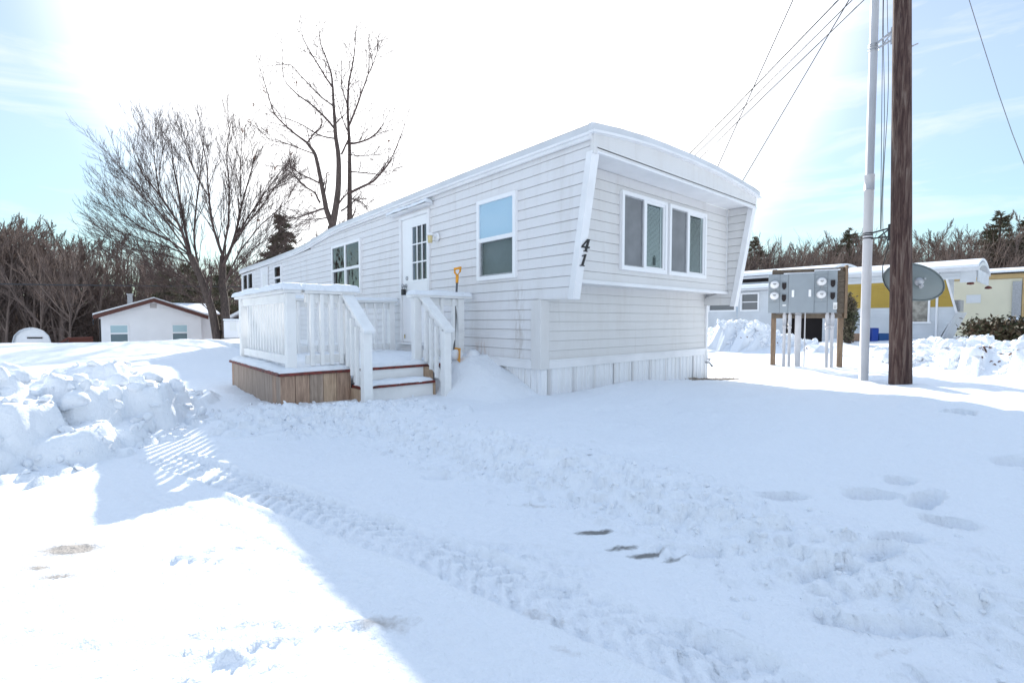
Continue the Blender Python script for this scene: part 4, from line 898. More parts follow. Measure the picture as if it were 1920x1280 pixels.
# ---------------------------------------------------------------- spigot + gravel at the far end of the skirting
sg = empty('hose_spigot', (XE+0.05, YL-0.05, 0.3), 'small grey hose spigot at the right end of the white skirting', 'spigot')
p = Vector((XE+0.02, YL-0.06, 0.33))
MB().tube([(XE+0.02, YL, 0.33), p, p+Vector((0.03, -0.03, -0.05))], 0.013).build('pipe', M['galv'], sg)
MB().lathe(p+Vector((0, 0, 0.02)), (0.2, 0, 1), [(0, 0.012), (0.03, 0.012), (0.032, 0.035), (0.04, 0.035), (0.042, 0.001)], n=8).lathe(p+Vector((0.035, -0.03, -0.07)), (0, 0, 1), [(0, 0.001), (0, 0.02), (0.03, 0.02), (0.03, 0.001)]).build('valve', M['galv'], sg)
mb = MB(); r_ = random.Random(8)
for i in range(420):
    t = r_.random(); x = 6.9+t*1.3+r_.gauss(0, 0.05); y = 3.78-0.12*t+r_.gauss(0, 0.07); s = r_.uniform(0.010, 0.028); z = hz(x, y)+0.006
    q = [Vector((r_.gauss(0, 1), r_.gauss(0, 1), r_.gauss(0, 1))).normalized()*s for _ in range(2)]
    c = Vector((x, y, z)); u, v = q[0], q[0].cross(q[1]).normalized()*s*0.7; w2 = u.cross(v).normalized()*s*0.6; n = len(mb.v)
    mb.v += [tuple(c+u), tuple(c+v), tuple(c-u), tuple(c-v), tuple(c+w2), tuple(c-w2)]
    for fct in ((0, 1, 4), (1, 2, 4), (2, 3, 4), (3, 0, 4), (1, 0, 5), (2, 1, 5), (3, 2, 5), (0, 3, 5)): mb.f.append(tuple(n+k for k in fct)); mb.m.append(0); mb.sm.append(False)
tag(mb.build('gravel_patch', mat('gravel', (0.40, 0.33, 0.25), 0.8, col2=(0.14, 0.11, 0.09), vscale=25)), 'bare gravel showing through the snow at the home corner', 'gravel', kind='stuff')
ic = MB().lathe((XE+0.0, 3.35, ZS-0.03), (0, 0, -1), [(0, 0.014), (0.08, 0.008), (0.20, 0.001)], n=8)
tag(ic.build('icicle', M['ice']), 'thin icicle hanging below the right fin of the home', 'icicle')

# ---------------------------------------------------------------- utility pole, mast pipe, wires, dish
PXY = (9.6, 1.74); z0 = hz(*PXY)-0.3
up_ = empty('utility_pole', (PXY[0], PXY[1], z0+0.3), 'weathered reddish brown wooden utility pole in the snow', 'utility pole')
mb = MB(); N = 28; zs = np.linspace(z0, 10.4, 70)
for i, z in enumerate(zs):
    r0 = 0.148-0.0058*z
    for k in range(N):
        a = 2*math.pi*k/N; rr = r0*(1+0.05*float(fbm(np.array(a*2.2), np.array(z*0.6), 1.0, 3, 90))+0.035*math.sin(a*3+z*0.2))
        mb.v.append((PXY[0]-_rt[0]*0.028*z+0.012*math.sin(z*0.9)+rr*math.cos(a), PXY[1]-_rt[1]*0.028*z+rr*math.sin(a), z))
for i in range(len(zs)-1):
    for k in range(N): mb.f.append((i*N+k, i*N+(k+1) % N, (i+1)*N+(k+1) % N, (i+1)*N+k)); mb.m.append(0); mb.sm.append(True)
mb.f.append(tuple((len(zs)-1)*N+k for k in range(N))); mb.m.append(0); mb.sm.append(False)
mb.build('shaft', M['pole'], up_)
b0 = PD(1708, 88, 7.7); MB().tube([b0, b0+_rt*0.11+_up*0.05], 0.012).build('step_bolt', M['galv'], up_)
PB = PZ(1619, 713, hz(9.75, 2.25)); ptop = PD(1643, -260, 8.25)
mast = empty('conduit_mast', tuple(PB), 'tall white PVC conduit standing beside the wooden pole', 'conduit pipe')
pb_ = Vector(PB)+Vector((0, 0, -0.2)); pt_ = Vector((PB[0]+0.05, PB[1]+0.02, 10.2))
jn = pb_.lerp(pt_, (3.27+0.2)/10.4)
MB().tube([pb_, jn], 0.068, 20).tube([jn+Vector((0, 0, 0.0)), pt_], 0.058, 20).build('pipe', M['pvc'], mast)
MB().tube([jn-Vector((0, 0, 0.12)), jn+Vector((0, 0, 0.13))], 0.0715, 20).build('coupling', M['pvc'], mast)
def bracket(zb_, dark):
    c = pb_.lerp(pt_, (zb_-pb_.z)/(pt_.z-pb_.z)); q = Vector((PXY[0]-_rt[0]*0.028*zb_, PXY[1]-_rt[1]*0.028*zb_, zb_)); d = (q-c).normalized(); e = q-d*0.13
    mb = MB().beam(c+Vector((0, 0, 0.05)), e+Vector((0, 0, 0.09)), 0.03, 0.02).beam(c+Vector((0, 0, -0.03)), e+Vector((0, 0, -0.05)), 0.03, 0.02).beam(e+Vector((0, 0, -0.11)), e+Vector((0, 0, 0.15)), 0.12, 0.02, up=(d.y, -d.x, 0.001))
    mb.beam(c.lerp(e, 0.45)+Vector((0, 0, -0.03)), e+Vector((0, 0, 0.10)), 0.02, 0.015)
    for dz in (-0.03, 0.02, 0.05): mb.lathe(c+Vector((0, 0, dz)), (0, 0, 1), [(0, 0.073), (0.018, 0.073)], n=16)
    o = mb.build('bracket', M['black'] if dark else M['galv'], mast)
bracket(5.43, False); bracket(2.38, True)
def wire(pts, label, r=0.006, group=None, cat='cable', m='black', n=5, sag=0.0):
    P = [Vector(tuple(p)) for p in pts]
    if len(P) == 2:
        P = [P[0].lerp(P[1], t)-Vector((0, 0, sag*4*t*(1-t))) for t in np.linspace(0, 1, 24)]
    rr = [r*max(1.0, (p.length)/13.0) for p in P]
    return tag(MB().tube(P, rr, n).build('cable', M[m], None), label, cat, group)
def extend(a, b, d0, d1, t0, t1):
    a = np.array(a, float); b = np.array(b, float); p = a+(b-a)*t0; q = a+(b-a)*t1
    return PD(p[0], p[1], d0), PD(q[0], q[1], d1)
G1 = 'service wires running from the pole over the home'
wire(extend((1293, 288), (1572, 0), 34, 7.7, -0.35, 1.45), 'thick overhead wire meeting the roof farthest left', 0.014, G1)
wire(extend((1303, 292), (1598, 0), 34, 7.7, -0.35, 1.35), 'overhead wire just right of the thick one at the roof', 0.011, G1)
wire(extend((1313, 296), (1620, 0), 34, 7.7, -0.35, 1.28), 'overhead wire third from the left at the roof', 0.011, G1)
wire(extend((1346, 312), (1487, 0), 16, 9.0, -0.35, 1.9), 'steep thin wire crossing the three service wires', 0.010, G1)
wire(extend((1392, 340), (1592, 0), 16, 7.8, -0.30, 1.35), 'steep thin wire ending at the roof edge farthest right', 0.010, G1)
rw = [PD(x, y, d) for x, y, d in ((1725, -420, 8), (1775, -160, 9.5), (1817, 0, 11), (1845, 90, 12.5), (1872, 175, 14.5), (1898, 250, 17), (1922, 312, 20), (1955, 385, 25))]
wire(rw, 'thin wire sloping down the sky at the right edge', 0.006, None, m='shaft')
wire([PD(-260, 528, 30), PD(100, 534, 30), PD(460, 538, 30)], 'dark wire strung level before the woods at the left', 0.011)
# cables hanging beside the mast
for (xa, xb, lab, wv) in ((1657, 1651, 'straight black cable hanging between conduit and pole', 0), (1669, 1657, 'wavy black cable hanging close to the pole', 3), (1660, 1654, 'slack cable hanging between conduit and pole down to the bracket', 2)):
    pts = [PD(xa+(xb-xa)*t+wv*math.sin(t*9+wv), -150+580*t, 7.85) for t in np.linspace(0, 1, 20)]
    wire(pts, lab, 0.005, 'cables hanging between conduit and pole')
pts = [PD(x, y, 7.85) for x, y in ((1655, 432), (1662, 445), (1666, 460), (1660, 480), (1655, 500), (1655, 520), (1660, 535), (1671, 550))]
wire(pts, 'black cable looping from the bracket to the pole', 0.007)
# dish
dc = Vector(tuple(PD(1722, 528, 8.15))); dish = empty('satellite_dish', tuple(dc), 'large dark grey oval satellite dish fixed behind the wooden pole', 'satellite dish')
mb = MB(); A_, B_ = 0.535, 0.305; nr, na = 8, 48; tilt = R(12)
R3 = Vector(tuple(_rt)); U3 = Vector((0, 0, 1)); F3 = Vector((_fw[0], _fw[1], 0)).normalized()
ea = (R3*math.cos(tilt)-U3*math.sin(tilt)); eb = (R3*math.sin(tilt)+U3*math.cos(tilt))
ids = {}
for i in range(nr+1):
    for k in range(na):
        a = 2*math.pi*k/na; rr = i/nr; q = dc+ea*(A_*rr*math.cos(a))+eb*(B_*rr*math.sin(a))+F3*(0.10*rr*rr)
        ids[i, k] = len(mb.v); mb.v.append(tuple(q))
for i in range(nr):
    for k in range(na): mb.f.append((ids[i, k], ids[i+1, k], ids[i+1, (k+1) % na], ids[i, (k+1) % na])); mb.m.append(0); mb.sm.append(True)
o = mb.build('reflector', M['dish'], dish); s_ = o.modifiers.new('s', 'SOLIDIFY'); s_.thickness = 0.012
mb = MB().tube([dc+ea*(A_*math.cos(a))+eb*(B_*math.sin(a))+F3*0.095 for a in np.linspace(0, 2*math.pi, 49)], 0.009, 6, caps=False); mb.build('rim', M['dish'], dish)
bc = dc-F3*0.03
MB().lathe(bc+ea*0.0, tuple(-F3), [(-0.05, 0.07), (0.0, 0.065), (0.03, 0.05), (0.03, 0.001)], n=12).tube([bc-R3*0.02-U3*0.05, bc-F3*0.12-R3*0.06-U3*0.08], 0.025).tube([bc-F3*0.1-R3*0.06-U3*0.1, bc-F3*0.25-R3*0.2-U3*0.1], 0.02).build('mount', M['galv'], dish)
mb = MB()
for q in (ea*0.055+eb*0.06, ea*0.02-eb*0.10): mb.lathe(bc+q, tuple(-F3), [(0, 0.001), (0, 0.016), (0.03, 0.016), (0.03, 0.001)], n=8)
mb.build('bolt', M['steel'], dish)

# ---------------------------------------------------------------- meter board
A = Vector(tuple(PZ(1446, 684, hz(11.7, 4.4)))); B = Vector(tuple(PZ(1569, 688, hz(12.0, 3.3)))); A.z = B.z = 0
ub = (B-A).normalized(); nb = Vector((ub.y, -ub.x, 0)); nb = nb if nb.x < 0 else -nb     # outward normal towards viewer
WBd = (B-A).length
mbd = empty('meter_board', tuple((A+B)/2), 'grey electric meter cabinet bank on a wooden frame in the snow', 'meter bank')
def Q(u, n, z): return A+ub*u+nb*n+Vector((0, 0, z if z < 0.6 else 1.17+(z-0.92)*0.904))
def qbox(mb, u0, u1, n0, n1, z0, z1, mi=0):
    return mb.hexa([Q(u0, n0, z0), Q(u1, n0, z0), Q(u1, n1, z0), Q(u0, n1, z0)], [Q(u0, n0, z1), Q(u1, n0, z1), Q(u1, n1, z1), Q(u0, n1, z1)], mi)
def zat(px, py, u, n=0.1):   # height of a surveyed pixel at board coordinate u
    q = np.array(Q(u, n, 0)); d = (q-_C)@_fw; 
    return EYE+(-(py-640)/FPX*_up[2]+_fw[2])*d
for u in (-0.02, WBd+0.0): qbox(MB(), u, u+0.10, -0.12, -0.022, -0.1, 2.0).build('post', M['pt_wood'], mbd, 0.004)
qbox(MB(), -0.02, WBd+0.06, -0.02, 0.03, 0.79, 0.905).build('cross_board', M['pt_wood_h'], mbd, 0.004); qbox(MB(), -0.02, WBd+0.06, -0.02, 0.03, 1.885, 1.98).build('cross_board', M['pt_wood_h'], mbd, 0.004)
bb = MB()
for i in range(8): qbox(bb, 0.0, WBd+0.10, -0.018+0.0, 0.025, 0.91+i*0.123, 0.91+i*0.123+0.119)
bb.build('backing_boards', M['pt_wood_h'], mbd, 0.003)
qbox(MB(), WBd+0.101, WBd+0.15, -0.16, 0.05, 0.79, 2.03).build('side_board', M['pt_wood'], mbd, 0.003)
ZB0, ZB1, ZR1 = 0.92, 1.86, 1.93
cab = qbox(qbox(qbox(MB(), -0.09, 0.30, 0.026, 0.17, ZB0, ZB1), 0.302, 0.78, 0.026, 0.19, ZB0, ZB1+0.0), 0.782, WBd-0.05, 0.026, 0.17, ZB0, ZB1+0.05).build('cabinet', M['box_grey'], mbd, 0.004)
sn = MB()
ln = MB()
for (a, b, c, d) in ((0.13, 0.136, ZB0, ZB1), (0.02-0.11, 0.13, 1.18, 1.184), (1.02, 1.026, ZB0, ZB1+0.04), (0.785, 1.02, 1.18, 1.184), (0.785, 1.02, 1.50, 1.504), (-0.09, 0.13, 1.45, 1.454), (0.785, 1.02, 1.82, 1.824)):
    qbox(ln, a, b, 0.1695, 0.173, c, d)
sub(ln, 'panel_seam', M['shaft'], cab)
for (u, z) in ((0.03, 1.61), (0.03, 1.34), (0.91, 1.65), (0.91, 1.35)):
    mt = MB().lathe(Q(u, 0.17, z), tuple(nb), [(0, 0.095), (0.03, 0.095), (0.035, 0.085), (0.035, 0.08)], n=24).build('meter', M['steel'], mbd)
    sub(MB().lathe(Q(u, 0.17, z), tuple(nb), [(0.03, 0.083), (0.09, 0.080), (0.115, 0.06), (0.12, 0.001)], n=24), 'glass_cover', M['glass_meter'], mt)
    d_ = MB(); qbox(d_, u-0.03, u+0.03, 0.288, 0.292, z+0.005, z+0.022); qbox(d_, u-0.02, u+0.02, 0.288, 0.291, z-0.02, z-0.012)
    sub(d_, 'display', M['shaft'], mt)
    sub(MB().lathe(Q(u+0.01, 0.17, z-0.125), tuple(nb), [(0, 0.001), (0, 0.012), (0.02, 0.012), (0.02, 0.001)], n=8), 'seal', M['steel'], mt)
for (u, z) in ((0.215, 1.57), (0.215, 1.28), (1.115, 1.60), (1.115, 1.31)):
    k = MB(); pr = [(-0.04, 0.08), (0.04, 0.08), (0.04, -0.03), (0.02, -0.075), (0, -0.085), (-0.02, -0.075), (-0.04, -0.03)]
    f_ = [Q(u+a, 0.195, z+b) for a, b in pr]; b_ = [Q(u+a, 0.17, z+b) for a, b in pr]; k.face(f_)
    for i in range(len(pr)): k.face([f_[i], f_[(i+1) % len(pr)], b_[(i+1) % len(pr)], b_[i]])
    k.build('breaker_cover', M['dark'], mbd)
for u in (0.385, 0.70):
    h_ = MB(); qbox(h_, u-0.025, u+0.025, 0.191, 0.215, 1.30, 1.47); h_.build('door_handle', M['vinyl'], mbd, 0.01)
st = qbox(MB(), 1.13, 1.20, 0.1715, 0.174, 1.0, 1.16); st.build('notice_label', M['label_white'], mbd)
l2 = MB()
for k in range(3): qbox(l2, 1.14, 1.19, 0.1745, 0.1755, 1.02+k*0.03, 1.03+k*0.03)
l2.build('notice_print', M['shaft'], mbd)
qbox(MB(), 0.19, 0.26, 0.1715, 0.174, 1.09, 1.12).build('notice_label', M['label_white'], mbd)
for (u, r0, zt) in ((0.24, 0.030, 0.92), (0.34, 0.030, 0.92), (0.50, 0.060, 0.92), (0.63, 0.012, 0.92), (1.04, 0.032, 0.92), (1.13, 0.032, 0.92)):
    c = Q(u, 0.10, 0); pp = MB().tube([(c.x, c.y, -0.1), (c.x, c.y, zt+0.25)], r0, 14)
    o = pp.build('conduit', M['pvc'], mbd)
    if r0 < 0.05 and r0 > 0.02: sub(MB().tube([(c.x, c.y, 0.90), (c.x, c.y, 1.13)], r0*1.28, 14).tube([(c.x, c.y, 0.82), (c.x, c.y, 0.88)], r0*1.28, 14), 'coupling', M['pvc'], o)
    if r0 > 0.05: sub(MB().tube([(c.x, c.y, 1.11), (c.x, c.y, 1.15)], r0*1.15, 14), 'clamp', M['galv'], o)
a_ = Q(-0.08, 0.03, ZB1); b2 = Q(WBd, 0.15, ZB1)
mb = MB()
for (u0, u1, zz) in ((0.2, 0.78, ZB1), (0.78, WBd+0.0, ZB1+0.05)):
    mb.beam(Q(u0, 0.1, zz+0.012), Q(u1, 0.1, zz+0.012), 0.14, 0.022)
tag(mb.build('cabinet_snow', M['snow'], None, 0.01), 'thin snow lying on top of the grey meter cabinet', 'snow', kind='stuff')

# ---------------------------------------------------------------- trees
class TreeMB:
    """fast tube collector"""
    def __init__(s): s.V = []; s.F = []; s.n = 0
    def poly(s, pts, rad, sides):
        pts = np.asarray(pts, float); rad = np.asarray(rad, float); m = len(pts)
        d = np.gradient(pts, axis=0); d /= np.linalg.norm(d, axis=1)[:, None]+1e-9
        ref = np.where(np.abs(d[:, 2:3]) < 0.9, np.array([[0, 0, 1.0]]), np.array([[1.0, 0, 0]]))
        a = np.cross(d, ref); a /= np.linalg.norm(a, axis=1)[:, None]+1e-9; b = np.cross(d, a)
        t = np.arange(sides)*2*np.pi/sides
        v = pts[:, None, :]+rad[:, None, None]*(a[:, None, :]*np.cos(t)[None, :, None]+b[:, None, :]*np.sin(t)[None, :, None])
        s.V.append(v.reshape(-1, 3)); i = np.arange(m-1)[:, None]*sides; k = np.arange(sides)[None, :]; k2 = (k+1) % sides
        f = np.stack([i+k, i+k2, i+sides+k2, i+sides+k], -1).reshape(-1, 4)+s.n
        s.F.append(f); s.n += m*sides
    def quads(s, v):     # v: (n,4,3)
        n = len(v); s.V.append(v.reshape(-1, 3)); s.F.append(np.arange(n*4).reshape(-1, 4)+s.n); s.n += n*4
    def build(s, name, m, parent=None, smooth=True):
        if not s.V: return None
        v = np.concatenate(s.V).astype(np.float32); f = np.concatenate(s.F).astype(np.int32)
        me = bpy.data.meshes.new(name); me.vertices.add(len(v)); me.vertices.foreach_set('co', v.ravel()); me.loops.add(f.size); me.loops.foreach_set('vertex_index', f.ravel())
        me.polygons.add(len(f)); me.polygons.foreach_set('loop_start', np.arange(0, f.size, 4, dtype=np.int32)); me.polygons.foreach_set('use_smooth', np.full(len(f), smooth)); me.update(calc_edges=True)
        me.materials.append(m); o = bpy.data.objects.new(name, me); COL.objects.link(o)
        if parent is not None: o.parent = parent
        return o
def nrm(v): return v/(np.linalg.norm(v)+1e-9)
def branch(T, rs, p, d, ln, r, level, maxl, upb=0.25, wob=0.12, nch=(5, 8), spread=0.7, ratio=0.55, sides=(7, 5, 3, 3, 3), rmin=0.006):
    n = max(3, int(5-level)+1); pts = [p]; dd = nrm(d)
    for i in range(n):
        dd = nrm(dd+rs.normal(0, wob, 3)+np.array([0, 0, upb/n])); pts.append(pts[-1]+dd*ln/n)
    rad = np.linspace(r, max(rmin*0.7, r*0.35), n+1)
    T[min(level, 1) if level == 0 else 1].poly(pts, rad, sides[min(level, 4)])
    pts = np.array(pts)
    if level >= maxl: return pts
    k = rs.integers(nch[0], nch[1]+1)
    for j in range(k):
        t = 0.22+0.78*(j+rs.random())/k; i = min(int(t*n), n-1); q = pts[i]+(pts[i+1]-pts[i])*(t*n-i)
        dl = nrm(pts[i+1]-pts[i]); ax = nrm(np.cross(dl, rs.normal(0, 1, 3))); nd = nrm(dl+ax*spread*rs.uniform(0.6, 1.2))
        branch(T, rs, q, nd, ln*ratio*rs.uniform(0.6, 1.15)*(1.1-0.45*t), max(rmin, r*0.5*(1-0.4*t)), level+1, maxl, upb, wob*1.15, nch, spread, ratio, sides, rmin)
    return pts
def limb_path(T, rs, pts, r0, r1, which, kids, maxl, ln, rmin=0.008, spread=0.75, wob=0.1, nch=(3, 6), upb=0.25, tmin=0.15, ratio=0.55, tip=0.6):
    pts = np.array([np.array(p, float) for p in pts]); m = len(pts)
    # densify
    t = np.linspace(0, m-1, (m-1)*4+1); P = np.stack([np.interp(t, np.arange(m), pts[:, c]) for c in range(3)], -1)
    P[1:-1] += rs.normal(0, 0.02, P[1:-1].shape)
    for c in range(3): P[1:-1, c] = (P[:-2, c]+2*P[1:-1, c]+P[2:, c])/4
    T[which].poly(P, np.linspace(r0, r1, len(P)), 8 if r0 > 0.06 else 5)
    for j in range(kids):
        tt = tmin+(1-tmin)*(j+rs.random())/kids; i = min(int(tt*(len(P)-1)), len(P)-2); q = P[i]; dl = nrm(P[i+1]-P[i])
        nd = nrm(dl+nrm(np.cross(dl, rs.normal(0, 1, 3)))*spread*rs.uniform(0.5, 1.2)); rr = (r0+(r1-r0)*tt)*0.42
        branch(T, rs, q, nd, ln*(1.15-tip*tt)*rs.uniform(0.6, 1.2), max(rmin, rr), 1, maxl, upb, wob, nch, spread, ratio, (7, 4, 3, 3, 3), rmin)
def place_tree(name, T, base, label, cat, tm, cm, group=None, tname='trunk', cname='crown'):
    e = empty(name, (0, 0, 0), label, cat, group)
    off = np.array(base, float)
    for t in T:
        t.V = [v-off for v in t.V]
    T[0].build(tname, tm, e); T[1].build(cname, cm, e); e.location = tuple(off); return e
# near maple (left), several stems spreading like a vase
rs = np.random.default_rng(11); T = (TreeMB(), TreeMB())
DM = 27.0; zb_ = hz(*PD(415, 640, DM)[:2])
def pj(x, y, dd=0.0): return PD(x, y, DM+dd)
bpt = pj(414, 640); bpt[2] = zb_-0.3
limb_path(T, rs, [bpt, pj(404, 610), pj(392, 560, -.3), pj(374, 515, -.6), pj(357, 478, -.8)], 0.23, 0.15, 0, 2, 3, 2.5)
limb_path(T, rs, [bpt+np.array([0.4, 0, 0]), pj(424, 600), pj(421, 555, .4), pj(417, 520, .6), pj(418, 480, .8)], 0.25, 0.16, 0, 2, 3, 2.5)
lm = [([(357, 478), (335, 420), (300, 365), (265, 325), (250, 285)], -1, .13), ([(357, 478), (345, 415), (333, 350), (322, 290), (318, 245)], 0, .12),
      ([(357, 478), (310, 445), (262, 425), (235, 405), (212, 385)], -2, .09), ([(365, 495), (320, 480), (270, 470), (235, 468), (208, 455)], 0, .06),
      ([(374, 515), (362, 440), (372, 360), (380, 290), (383, 235)], 1, .10), ([(345, 440), (300, 400), (250, 350), (215, 300)], -.5, .07),
      ([(418, 480), (400, 430), (392, 370), (388, 310), (375, 250)], 0, .13), ([(418, 480), (428, 420), (430, 360), (425, 290), (432, 230)], -1, .10),
      ([(418, 500), (440, 450), (452, 390), (470, 320), (488, 265)], .5, .14), ([(440, 450), (470, 400), (505, 350), (535, 310)], 1, .09),
      ([(421, 530), (450, 470), (490, 420), (525, 390), (550, 372)], -1, .08), ([(392, 560), (340, 520), (270, 480), (205, 440)], .5, .07), ([(374, 515), (320, 450), (262, 400), (208, 345)], .8, .08), ([(359, 480), (300, 458), (245, 442), (198, 425)], -.8, .06), ([(437, 450), (482, 400), (515, 350), (545, 335)], -.8, .07), ([(421, 530), (470, 470), (520, 435), (560, 425)], .8, .06), ([(357, 478), (300, 400), (260, 345), (228, 320)], .8, .08), ([(424, 545), (460, 505), (500, 480), (540, 470)], -1.5, .06),
      ([(392, 560), (350, 530), (300, 505), (250, 490), (205, 480)], -1.5, .05), ([(400, 590), (370, 560), (330, 545), (280, 530)], -1, .04), ([(300, 365), (290, 310), (285, 255)], -1, .06), ([(392, 370), (360, 310), (345, 262)], 0, .06), ([(452, 390), (450, 320), (455, 255)], 0, .06)]
for pts, dd, r0 in lm:
    n = len(pts); limb_path(T, rs, [pj(x, y, dd*i/(n-1)*1.2) for i, (x, y) in enumerate(pts)], r0*0.62, 0.011, 1, 26, 3, 2.3, rmin=0.0066, spread=0.42, wob=0.06, nch=(3, 5), upb=0.28, tmin=0.10, ratio=0.62, tip=0.45)
place_tree('maple_tree', T, bpt, 'wide bare tree with vase-shaped crown left of the home', 'tree', M['bark'], M['twig'])
# tall bare tree behind the home
rs = np.random.default_rng(5); T = (TreeMB(), TreeMB()); DM = 25.0; b2_ = PD(628, 640, DM); b2_[2] = hz(b2_[0], b2_[1])-0.3
limb_path(T, rs, [b2_, pj(627, 560), pj(624, 470), pj(623, 425)], 0.34, 0.24, 0, 0, 2, 1)
limb_path(T, rs, [pj(623, 425), pj(612, 390), pj(603, 345), pj(592, 290), pj(576, 268)], 0.15, 0.07, 0, 3, 2, 1.4, rmin=.01)
limb_path(T, rs, [pj(623, 425), pj(633, 375), pj(636, 310), pj(630, 260), pj(626, 210), pj(624, 165)], 0.18, 0.055, 0, 3, 2, 1.2, rmin=.01)
limb_path(T, rs, [b2_+np.array([0.9, 0.2, 0]), pj(652, 560, .6), pj(654, 470, .6), pj(656, 400, .6), pj(655, 330, .6), pj(655, 270, .6), pj(652, 200, .6)], 0.22, 0.06, 0, 3, 2, 1.2, rmin=.01)
lm2 = [([(576, 268), (545, 245), (515, 215), (500, 170), (487, 128)], .05), ([(576, 268), (590, 250), (604, 235), (600, 200)], .04), ([(624, 165), (620, 130), (600, 80), (597, 35)], .05), ([(624, 165), (600, 130), (570, 80), (560, 35)], .045),
       ([(626, 240), (590, 200), (560, 180), (530, 150), (528, 60)], .05), ([(626, 200), (605, 185), (570, 150), (545, 120), (490, 125)], .035), ([(630, 260), (600, 255), (560, 230), (515, 215), (475, 195)], .035),
       ([(652, 200), (655, 150), (665, 100), (668, 45)], .055), ([(652, 240), (672, 190), (690, 140), (695, 80)], .05), ([(655, 270), (690, 262), (712, 245), (735, 200)], .05), ([(655, 362), (700, 340), (728, 310), (748, 265), (768, 205)], .06),
       ([(640, 290), (656, 255), (640, 215), (628, 170)], .04), ([(592, 290), (555, 275), (520, 265), (495, 262)], .03), ([(603, 345), (570, 330), (540, 310), (505, 312)], .04), ([(612, 390), (580, 400), (545, 410), (520, 395)], .05), ([(614, 408), (590, 412), (560, 412), (535, 405)], .03),
       ([(600, 380), (590, 360), (565, 345), (548, 320), (540, 285)], .045), ([(655, 322), (690, 325), (725, 330), (745, 318)], .03), ([(655, 290), (690, 292), (715, 290)], .025), ([(655, 370), (680, 380), (690, 395)], .03), ([(640, 395), (655, 385), (672, 372)], .04), ([(652, 200), (640, 160), (640, 110)], .035), ([(690, 140), (705, 110), (712, 70)], .025)]
for pts, r0 in lm2:
    n = len(pts); dd = rs.uniform(-2.2, 2.2); limb_path(T, rs, [PD(x, y, DM+0.3+dd*i/(n-1)) for i, (x, y) in enumerate(pts)], r0*1.2, 0.010, 1, 18, 2, 1.6, rmin=0.0098, spread=0.7, wob=0.13, nch=(2, 4), upb=0.15)
cl = TreeMB()
for (x, y) in ((495, 170), (475, 195), (516, 315), (500, 245), (555, 155), (468, 225), (585, 363), (729, 262), (615, 327), (485, 413), (477, 295), (455, 244), (545, 287)):
    for k in range(9):
        c = PD(x+rs.normal(0, 1.2), y+rs.normal(1, 2.4), DM+rs.normal(0, 0.1)); u = nrm(rs.normal(0, 1, 3))*0.04; v = nrm(np.cross(u, rs.normal(0, 1, 3)))*0.035
        cl.quads(np.array([[c-u-v, c+u-v, c+u*0.6+v, c-u+v]]))
off_ = np.array(b2_); cl.V = [v-off_ for v in cl.V]
et = place_tree('oak_tree', T, b2_, 'tall bare tree with sparse crooked limbs behind the home', 'tree', M['bark'], M['twig'])
cl.build('dead_leaves', M['deadleaf'], et, False)

# conifers
def conifer(seed, H, W, base_gap=0.12, layers=26, dens=1.0, droop=0.15, openness=0.0, size=0.16):
    rs = np.random.default_rng(seed); Tt = TreeMB(); Tc = TreeMB()
    Tt.poly([[0, 0, -0.4], [rs.normal(0, .03), 0, H*0.4], [0, 0, H*0.8], [0, 0, H]], [H*0.022, H*0.017, H*0.008, 0.012], 7)
    for i in range(layers):
        t = (i+rs.random()*0.6)/layers; z = H*(base_gap+(1-base_gap)*t); rad = W*(1-t)**0.75*(0.75+0.4*rs.random())+0.10
        nb_ = rs.integers(5, 8)
        for k in range(nb_):
            if rs.random() < openness: continue
            a = rs.random()*6.283; rr = rad*rs.uniform(0.65, 1.12); dv = np.array([math.cos(a), math.sin(a), 0])
            e = np.array([0, 0, z])+dv*rr+np.array([0, 0, -droop*rr+rs.normal(0, 0.08)]); s_ = np.array([0, 0, z+0.1*rr])
            md = (s_+e)/2+np.array([0, 0, 0.05*rr])
            Tt.poly([s_, md, e], [0.03*(1-t)+0.012, 0.02*(1-t)+0.008, 0.006], 3)
            m = int((10+26*rr)*dens); u = 0.15+0.85*rs.random(m)**0.7
            c = s_[None]*((1-u)[:, None])+e[None]*u[:, None]+rs.normal(0, 1, (m, 3))*np.array([0.10, 0.10, 0.06])*(0.5+rr*0.35)
            dirs = dv[None]*0.8+rs.normal(0, 0.55, (m, 3)); dirs /= np.linalg.norm(dirs, axis=1)[:, None]
            sd_ = np.cross(dirs, rs.normal(0, 1, (m, 3))); sd_ /= np.linalg.norm(sd_, axis=1)[:, None]
            sz = size*rs.uniform(0.6, 1.3, (m, 1)); wv = sd_*sz*0.2
            Tc.quads(np.stack([c-wv, c+wv, c+dirs*sz+wv*0.3, c+dirs*sz-wv*0.3], 1))
    return Tt, Tc
def copy_tree(o, loc, rz, sc, label=None):
    c = o.copy(); COL.objects.link(c); c.location = loc; c.rotation_euler = (0, 0, rz); c.scale = sc
    if label: c['label'] = label
    for ch in o.children:
        d = ch.copy(); COL.objects.link(d); d.parent = c
    return c
def mk(name, Ts, label, cat, group=None, tm=None, cm=None):
    e = empty(name, (0, 0, 0), label, cat, group); Ts[0].build('trunk', tm or M['bark'], e); Ts[1].build('crown', cm or M['needle'], e); return e
def gpos(px, dep): p = PD(px, 601, dep); return (p[0], p[1], hz(p[0], p[1]))
sp1 = mk('spruce_tree', conifer(21, 9.6, 2.3, 0.05, 36, 2.2, 0.2, size=0.24), 'dense dark spruce standing between the two bare trees', 'tree')
sp1.location = gpos(531, 31); sp1.scale = (1.0, 1.0, 1.0)
pn = mk('pine_tree', conifer(22, 10.5, 3.0, 0.15, 22, 1.5, -0.05, 0.15, 0.26), 'tall dark pine above the woods at the right edge', 'tree', 'evergreens standing in the right woods')
